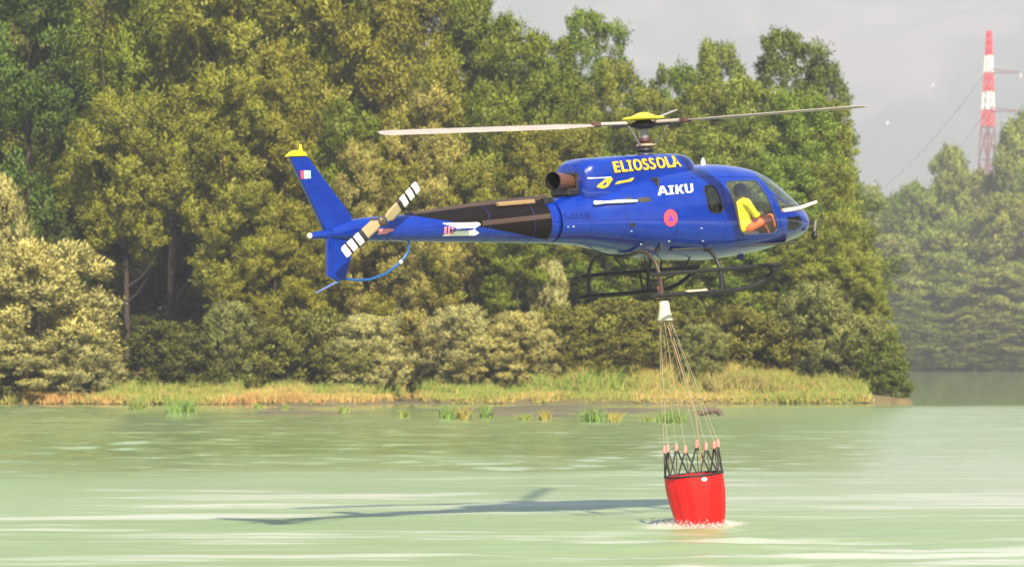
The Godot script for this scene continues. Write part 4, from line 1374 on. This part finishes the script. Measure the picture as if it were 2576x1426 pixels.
	sticker([Vector2(-1.60 + 0.10, 2.068), Vector2(-1.05, 2.062), Vector2(-1.05, 2.088), Vector2(-1.50, 2.094)], COWL, white, "cowling_stripe", h, 0.006)
	var bird := sticker([Vector2(-1.36, 1.925), Vector2(-1.25, 1.895), Vector2(-1.14, 1.92), Vector2(-1.02, 2.05), Vector2(-1.08, 2.085), Vector2(-1.20, 2.04), Vector2(-1.33, 1.965)], COWL, gold, "winged_emblem", h, 0.010)
	sticker([Vector2(-1.255, 1.955), Vector2(-1.20, 1.945), Vector2(-1.14, 1.985), Vector2(-1.19, 2.0)], COWL, blue, "emblem_gap", bird, 0.014)
	sticker([Vector2(-0.985, 1.955), Vector2(-0.93, 1.965), Vector2(-0.62, 2.00), Vector2(-0.56, 2.055), Vector2(-0.60, 2.06), Vector2(-0.66, 2.03), Vector2(-0.92, 2.005)], COWL, gold, "emblem_tail", bird, 0.010)
	# handles, steps and vents on the flank
	mb = MB.new()
	mb.tube([Vector3(-1.46, 1.66, 0.56), Vector3(-1.30, 1.66, 0.61), Vector3(-1.0, 1.665, 0.71), Vector3(-0.74, 1.66, 0.79)], [0.038, 0.022, 0.032, 0.02], 10)
	put(mb, "hand_rail", white, h)
	mb = MB.new()
	mb.ball(Vector3(-1.46, 1.66, 0.56), Vector3(0.042, 0.042, 0.042), 10)
	put(mb, "rail_end", white, h)
	sticker([Vector2(-0.70, 1.645), Vector2(-0.62, 1.63), Vector2(-0.46, 1.64), Vector2(-0.45, 1.69), Vector2(-0.50, 1.72), Vector2(-0.70, 1.715)], ST, black, "air_vent", h)
	sticker([Vector2(-0.90, 1.68), Vector2(-0.78, 1.67), Vector2(-0.78, 1.72), Vector2(-0.88, 1.73)], ST, black, "air_vent", h)
	sticker([Vector2(-0.90, 1.22), Vector2(-0.80, 1.22), Vector2(-0.80, 1.29), Vector2(-0.90, 1.29)], ST, black, "fuel_port", h)
	for p in [[-0.84, 1.15], [-0.56, 0.925], [-0.07, 0.95], [0.66, 0.92], [0.57, 1.14], [-1.98, 1.28], [-1.88, 1.28]]:
		mb = MB.new()
		mb.ball(Vector3(p[0], p[1], side_z(ST, p[0], p[1])), Vector3(0.030, 0.014, 0.012), 10)
		put(mb, "latch", mat(lin(0.45, 0.55, 0.62), 0.25, 0.8), h)
	# door outlines as thin raised seams
	for door in [[Vector2(1.14, 0.90), Vector2(2.36, 0.92), Vector2(2.50, 1.05), Vector2(2.13, 1.98), Vector2(1.16, 2.02)], [Vector2(0.02, 0.92), Vector2(1.10, 0.90), Vector2(1.12, 2.02), Vector2(0.55, 2.02), Vector2(0.02, 1.6)]]:
		put(gasket(ST, door, 1.0, 0.0045), "door_seam", navy, h)
	for q in [[ST, -0.95], [ST, -1.55], [BOOM, -2.6], [BOOM, -3.5], [BOOM, -4.9], [BOOM, -5.45], [COWL, -0.55], [COWL, 0.3]]:
		mb = MB.new()
		var loop := []
		for p in ring_at(q[0], q[1], 48, -0.001): loop.push_back(p)
		loop.push_back(loop[0])
		mb.tube(loop, 0.004, 5, false)
		put(mb, "panel_seam", navy, h)
	make_pilot(h)

# ---------------------------------------------------------------- pilot
func make_pilot(h: Node3D) -> void:
	# joints: a, b, radius a, radius b, colour
	var Y := Color(0.90, 0.86, 0.01); var O := Color(0.62, 0.11, 0.02); var SK := Color(0.52, 0.27, 0.18); var BT := Color(0.02, 0.018, 0.016)
	var z := 0.42
	var B := [
		[Vector3(1.99, 1.13, z), Vector3(1.97, 1.30, z), 0.155, 0.15, Y],
		[Vector3(1.97, 1.30, z), Vector3(1.96, 1.50, z), 0.15, 0.155, Y],
		[Vector3(1.95, 1.54, z - 0.15), Vector3(1.95, 1.54, z + 0.15), 0.085, 0.085, Y],
		[Vector3(1.95, 1.55, z), Vector3(1.96, 1.66, z), 0.06, 0.055, SK],
		[Vector3(1.97, 1.74, z), Vector3(2.02, 1.72, z), 0.095, 0.080, SK],
		[Vector3(2.08, 1.735, z), Vector3(2.125, 1.705, z), 0.018, 0.016, SK],
		[Vector3(1.95, 1.53, z + 0.19), Vector3(2.09, 1.32, z + 0.24), 0.068, 0.056, Y],
		[Vector3(2.09, 1.32, z + 0.24), Vector3(2.28, 1.33, z + 0.10), 0.052, 0.042, Y],
		[Vector3(2.28, 1.33, z + 0.10), Vector3(2.36, 1.335, z + 0.05), 0.034, 0.038, SK],
		[Vector3(1.95, 1.53, z - 0.19), Vector3(2.10, 1.30, z - 0.24), 0.068, 0.056, Y],
		[Vector3(2.10, 1.30, z - 0.24), Vector3(2.25, 1.18, z - 0.28), 0.052, 0.042, Y],
		[Vector3(2.25, 1.18, z - 0.28), Vector3(2.32, 1.15, z - 0.28), 0.034, 0.038, SK],
		[Vector3(2.02, 1.10, z + 0.10), Vector3(2.50, 1.26, z + 0.16), 0.098, 0.072, O],
		[Vector3(2.50, 1.26, z + 0.16), Vector3(2.70, 0.94, z + 0.12), 0.068, 0.05, O],
		[Vector3(2.70, 0.90, z + 0.12), Vector3(2.84, 0.86, z + 0.12), 0.05, 0.042, BT],
		[Vector3(2.02, 1.10, z - 0.10), Vector3(2.50, 1.26, z - 0.14), 0.098, 0.072, O],
		[Vector3(2.50, 1.26, z - 0.14), Vector3(2.70, 0.94, z - 0.12), 0.068, 0.05, O],
		[Vector3(2.70, 0.90, z - 0.12), Vector3(2.84, 0.86, z - 0.12), 0.05, 0.042, BT],
	]
	# fingers round the cyclic grip and the collective
	for hand in [[Vector3(2.36, 1.335, z + 0.05), 1.0], [Vector3(2.32, 1.15, z - 0.28), -1.0]]:
		var o: Vector3 = hand[0]
		for k in 4:
			var dy := 0.030 - 0.020 * k
			var ln: float = [0.040, 0.046, 0.043, 0.034][k]
			B.push_back([o + Vector3(0.02, dy, 0.01 * hand[1]), o + Vector3(0.02 + ln, dy, -0.012 * hand[1]), 0.0105, 0.010, SK])
			B.push_back([o + Vector3(0.02 + ln, dy, -0.012 * hand[1]), o + Vector3(0.03 + ln * 0.5, dy - 0.004, -0.045 * hand[1]), 0.010, 0.009, SK])
		B.push_back([o + Vector3(0.0, 0.03, -0.02 * hand[1]), o + Vector3(0.045, 0.042, -0.045 * hand[1]), 0.012, 0.010, SK])
	var base := Vector3(1.99, 0.82, z)
	var p := thing("person", h.transform * base, "pilot in a yellow shirt, orange trousers and dark helmet seated at the open cabin window", "person")
	p.basis = h.basis
	var mb := MB.new()
	surface_net(B, 0.017, 0.022, base, mb)
	put(mb, "body", tinted(Color.WHITE, 0.75), p)
	mb = MB.new()
	var rows := []
	for i in 12:
		var a := PI * (i + 0.05) / 15.0
		var ring := PackedVector3Array()
		for k in 20:
			var w := TAU * k / 20
			var cut_ := 1.0 if i < 9 or cos(w) < 0.45 else 0.86
			ring.push_back(Vector3(1.965, 1.755, z) - base + Vector3(0.142 * sin(a) * cos(w) * cut_, 0.140 * cos(a), 0.128 * sin(a) * sin(w)))
		rows.push_back(ring)
	mb.loft(rows, true, true, false)
	var hm := put(mb, "helmet", mat(lin(0.008, 0.008, 0.009), 0.5), p)
	mb = MB.new()
	mb.ball(Vector3(1.95, 1.725, z + 0.125) - base, Vector3(0.05, 0.055, 0.025), 12)
	put(mb, "ear_cup", mat(lin(0.02, 0.02, 0.02), 0.6), hm)
	mb = MB.new()
	mb.tube([Vector3(1.97, 1.70, z + 0.13) - base, Vector3(2.07, 1.665, z + 0.09) - base, Vector3(2.115, 1.665, z + 0.03) - base], 0.007, 6)
	put(mb, "microphone", mat(lin(0.02, 0.02, 0.02), 0.6), hm)
	mb = MB.new()
	mb.box(Vector3(2.13, 1.15, z) - base, Vector3(0.05, 0.04, 0.33), 0.012)
	put(mb, "belt", mat(lin(0.03, 0.03, 0.03), 0.6), p)

func field(B: Array, p: Vector3, soft: float) -> float:
	var acc := 0.0
	for b in B:
		var a: Vector3 = b[0]; var e: Vector3 = b[1] - a
		var t := clampf((p - a).dot(e) / maxf(e.length_squared(), 1e-9), 0.0, 1.0)
		var d: float = p.distance_to(a + e * t) - lerpf(b[2], b[3], t)
		if d < soft * 6.0: acc += exp(-d / soft * 2.2)
	return 1.0 if acc <= 0.0 else -log(acc) * soft / 2.2

func surface_net(B: Array, cell: float, soft: float, base: Vector3, mb: MB) -> void:
	var lo := Vector3(1e9, 1e9, 1e9); var hi := -lo
	for b in B:
		for k in 2:
			var r: Vector3 = Vector3.ONE * (b[2 + k] + cell * 3.0)
			lo = lo.min(b[k] - r); hi = hi.max(b[k] + r)
	var n := Vector3i(((hi - lo) / cell).ceil()) + Vector3i.ONE
	var F := PackedFloat32Array()
	F.resize(n.x * n.y * n.z)
	F.fill(1.0)
	for b in B:                                      # only the cells near each bone
		var r: Vector3 = Vector3.ONE * (maxf(b[2], b[3]) + cell * 2.5)
		var a0 := Vector3i(((b[0] as Vector3).min(b[1]) - r - lo) / cell).clamp(Vector3i.ZERO, n - Vector3i.ONE)
		var a1 := Vector3i(((b[0] as Vector3).max(b[1]) + r - lo) / cell).clamp(Vector3i.ZERO, n - Vector3i.ONE)
		for z in range(a0.z, a1.z + 1):
			for y in range(a0.y, a1.y + 1):
				for x in range(a0.x, a1.x + 1):
					var i := x + n.x * (y + n.y * z)
					if F[i] == 1.0: F[i] = field(B, lo + Vector3(x, y, z) * cell, soft)
	var at_ := {}
	var step := [1, n.x, n.x * n.y]
	var corners := [0, 1, n.x, n.x + 1, n.x * n.y, n.x * n.y + 1, n.x * n.y + n.x, n.x * n.y + n.x + 1]
	for z in n.z - 1:
		for y in n.y - 1:
			for x in n.x - 1:
				var i := x + n.x * (y + n.y * z)
				var inside := 0
				for c in corners:
					if F[i + c] < 0.0: inside += 1
				if inside == 0 or inside == 8: continue
				var o := Vector3.ZERO; var cnt := 0
				for a in 8:
					for ax in 3:
						if a & (1 << ax): continue
						var b := a | (1 << ax)
						var fa := F[i + corners[a]]; var fb := F[i + corners[b]]
						if (fa < 0.0) != (fb < 0.0):
							var t := fa / (fa - fb)
							var pa := Vector3(a & 1, (a >> 1) & 1, (a >> 2) & 1); var pb := Vector3(b & 1, (b >> 1) & 1, (b >> 2) & 1)
							o += pa.lerp(pb, t); cnt += 1
				var p := lo + (Vector3(x, y, z) + o / cnt) * cell
				var best := 1e9
				for b in B:
					var e: Vector3 = b[1] - b[0]
					var t := clampf((p - b[0]).dot(e) / maxf(e.length_squared(), 1e-9), 0.0, 1.0)
					var d: float = p.distance_to(b[0] + e * t) - lerpf(b[2], b[3], t)
					if d < best:
						best = d; mb.col = b[4]
				var q := Vector3(F[i + 1] - F[i], F[i + n.x] - F[i], F[i + step[2]] - F[i])
				at_[i] = mb.vert(p - base, q.normalized())
	for i: int in at_:
		for ax in 3:
			var j: int = i + step[ax]
			if j >= F.size() or (F[i] < 0.0) == (F[j] < 0.0): continue
			var u: int = step[(ax + 1) % 3]; var w: int = step[(ax + 2) % 3]
			if at_.has(i - u) and at_.has(i - w) and at_.has(i - u - w):
				mb.tri_fix(at_[i], at_[i - u], at_[i - u - w]); mb.tri_fix(at_[i], at_[i - u - w], at_[i - w])

# ---------------------------------------------------------------- water bucket
func make_bucket() -> void:
	var o := Vector3(3.24, 0.0, -50.0)
	var k := thing("water_bucket", o, "red collapsible fire bucket dipping into the river below the helicopter", "bucket")
	var red := mat(Color.WHITE, 0.55)
	wear(red, Color(0.80, 0.0, 0.0), Color(0.92, 0.02, 0.01), 0.03, 0.6)
	var black := mat(lin(0.015, 0.013, 0.012), 0.6)
	var strap := mat(lin(0.03, 0.026, 0.022), 0.7)
	var pinkish := mat(lin(0.75, 0.24, 0.20), 0.7)
	var tilt := Basis(Vector3(0, 0, 1), 0.10)
	var rows := []
	for pr in [[0.24, -0.38], [0.34, -0.30], [0.385, -0.12], [0.42, 0.08], [0.465, 0.32], [0.495, 0.55], [0.508, 0.72], [0.505, 0.85], [0.500, 0.872]]:
		var ring := PackedVector3Array()
		for i in 96:
			var w := TAU * i / 96
			var fold: float = 0.010 * sin(w * 12.0 + 0.6 * sin(w * 3.0)) * (1.0 - smoothstep(0.6, 0.87, pr[1])) + 0.006 * sin(w * 5.0 + pr[1] * 6.0)
			ring.push_back(Vector3(-0.02, 0, 0) + tilt * Vector3(cos(w) * (pr[0] + fold) + 0.055 * (0.87 - pr[1]) * 0.6, pr[1], sin(w) * (pr[0] + fold)))
		rows.push_back(ring)
	var mb := MB.new()
	mb.loft(rows, true, true, false)
	put(mb, "bucket_shell", red, k)
	mb = MB.new()
	var inner := []
	for r in rows.slice(3):
		var ring := PackedVector3Array()
		for p in r: ring.push_back(Vector3((p.x + 0.02) * 0.965 - 0.02, p.y, p.z * 0.965))
		inner.push_back(ring)
	mb.loft(inner, true, true, false)
	put(mb, "bucket_liner", red, k)
	var rim_o := Vector3(-0.02, 0, 0)
	mb = MB.new()
	var rp := []
	for i in 49:
		var w := TAU * i / 48
		rp.push_back(rim_o + tilt * Vector3(cos(w) * 0.505, 0.872, sin(w) * 0.505))
	mb.tube(rp, 0.020, 8, false)
	put(mb, "rim_hoop", black, k)
	mb = MB.new()
	mb.ball(rim_o + tilt * Vector3(0.14, 0.80, 0.488), Vector3(0.055, 0.036, 0.02), 12)
	put(mb, "rim_badge", mat(lin(0.85, 0.80, 0.70), 0.5), k)
	# the standing frame: eight peaks of strap round the rim
	var head_foot := Vector3(2.645, 3.52, -50.0) - o
	for i in 8:
		var w := TAU * (i + 0.35) / 8.0
		var tip := rim_o + tilt * Vector3(cos(w) * 0.475, 1.34 + 0.02 * sin(w * 3.0), sin(w) * 0.475)
		mb = MB.new()
		for dw in [-0.36, -0.05, 0.36]:
			var foot := rim_o + tilt * Vector3(cos(w + dw) * 0.503, 0.88, sin(w + dw) * 0.503)
			mb.tube([foot, foot.lerp(tip, 0.5), tip], [0.013, 0.016, 0.018] if dw != -0.05 else [0.009, 0.009, 0.009], 6)
		var fr := put(mb, "frame_peak", strap, k)
		mb = MB.new()
		mb.tube([tip + Vector3(0, -0.05, 0), tip + Vector3(0, 0.03, 0), tip + Vector3(0, 0.085, 0)], [0.03, 0.034, 0.016], 8)
		put(mb, "peak_sleeve", pinkish, fr)
		mb = MB.new()
		var up_ := head_foot + Vector3(cos(w) * 0.10, 0.0, sin(w) * 0.10)
		mb.tube([tip + Vector3(0, 0.05, 0), (tip + up_) * 0.5 + Vector3(cos(w) * 0.02, 0, 0), up_], 0.004, 5)
		put(mb, "suspension_line", mat(lin(0.40, 0.33, 0.22), 0.7), k)
	# dump hose bundled in the mouth, its line up to the head
	mb = MB.new()
	mb.tube([Vector3(0.0, 0.70, 0.0), Vector3(0.03, 1.0, 0.05), Vector3(-0.08, 1.9, 0.02), head_foot + Vector3(0, 0.05, 0)], [0.02, 0.014, 0.011, 0.011], 6)
	put(mb, "trip_line", mat(lin(0.34, 0.22, 0.12), 0.7), k)
	# control head under the hook
	mb = MB.new()
	mb.lathe([Vector2(0.135, 0.0), Vector2(0.138, 0.03), Vector2(0.115, 0.09), Vector2(0.095, 0.20), Vector2(0.088, 0.30), Vector2(0.07, 0.335)], 18, Transform3D(Basis(Vector3(0, 0, 1), 0.07), head_foot))
	var ch := put(mb, "control_head", mat(lin(0.55, 0.52, 0.40), 0.6), k)
	mb = MB.new()
	mb.tube([head_foot + Vector3(-0.03, 0.33, 0), Vector3(2.59, 3.97, -50.0) - o], 0.014, 6)
	put(mb, "shackle", black, ch)

func make_spray() -> void:
	# drops and curls of white water thrown up where the bucket breaks the surface
	var g := RandomNumberGenerator.new()
	g.seed = 17
	var mb := MB.new()
	for i in 1700:
		var w := g.randf() * TAU
		var r := 0.42 + absf(g.randfn()) * 0.16
		var p := Vector3(3.26 + cos(w) * r - 0.05, 0.0, -50.0 + sin(w) * r)
		p.y = 0.0 + absf(g.randfn()) * 0.05 * exp(-(r - 0.42) * 2.5)
		var s := g.randf_range(0.002, 0.0075)
		mb.ball(p, Vector3(s * 1.8, s * 0.8, s * 1.4), 6)
	# mist that the downwash drives off over the water
	for a in [[Vector3(10.5, 0.35, -55.5), Vector3(15.0, 1.3, 6.0), 0.035], [Vector3(17.0, 0.4, -60.0), Vector3(16.0, 1.6, 8.0), 0.03], [Vector3(-3.0, 0.25, -57.5), Vector3(11.0, 0.8, 3.5), 0.03], [Vector3(46.0, 6.0, -222.0), Vector3(90.0, 44.0, 120.0), 0.0009]]:
		var f := FogVolume.new()
		f.name = numbered("mist")
		f.shape = RenderingServer.FOG_VOLUME_SHAPE_ELLIPSOID
		f.size = a[1]
		f.position = a[0]
		var fm := FogMaterial.new()
		fm.density = a[2]
		fm.albedo = Color(0.97, 0.96, 0.93)
		f.material = fm
		add_child(f)
		tag(f, "thin mist of rotor wash drifting over the " + ("side arm of the river" if a[0].z < -100.0 else "water beyond the bucket"), "mist", "rotor wash mist", "stuff")
	tag(put(mb, "foam", mat(lin(0.60, 0.58, 0.53), 0.6), self), "white foam and drops around the waterline of the red bucket", "foam", "", "stuff")

func _ready() -> void:
	noise_a.seed = 4; noise_a.frequency = 0.05; noise_a.fractal_octaves = 4
	noise_b.seed = 9; noise_b.frequency = 0.04; noise_b.fractal_octaves = 3
	noise_c.seed = 15; noise_c.frequency = 0.05; noise_c.fractal_octaves = 4
	set_light()
	make_land()
	make_water()
	make_surroundings()
	make_kinds()
	make_wood()
	make_grass()
	make_pylon()
	make_helicopter()
	make_bucket()
	make_spray()
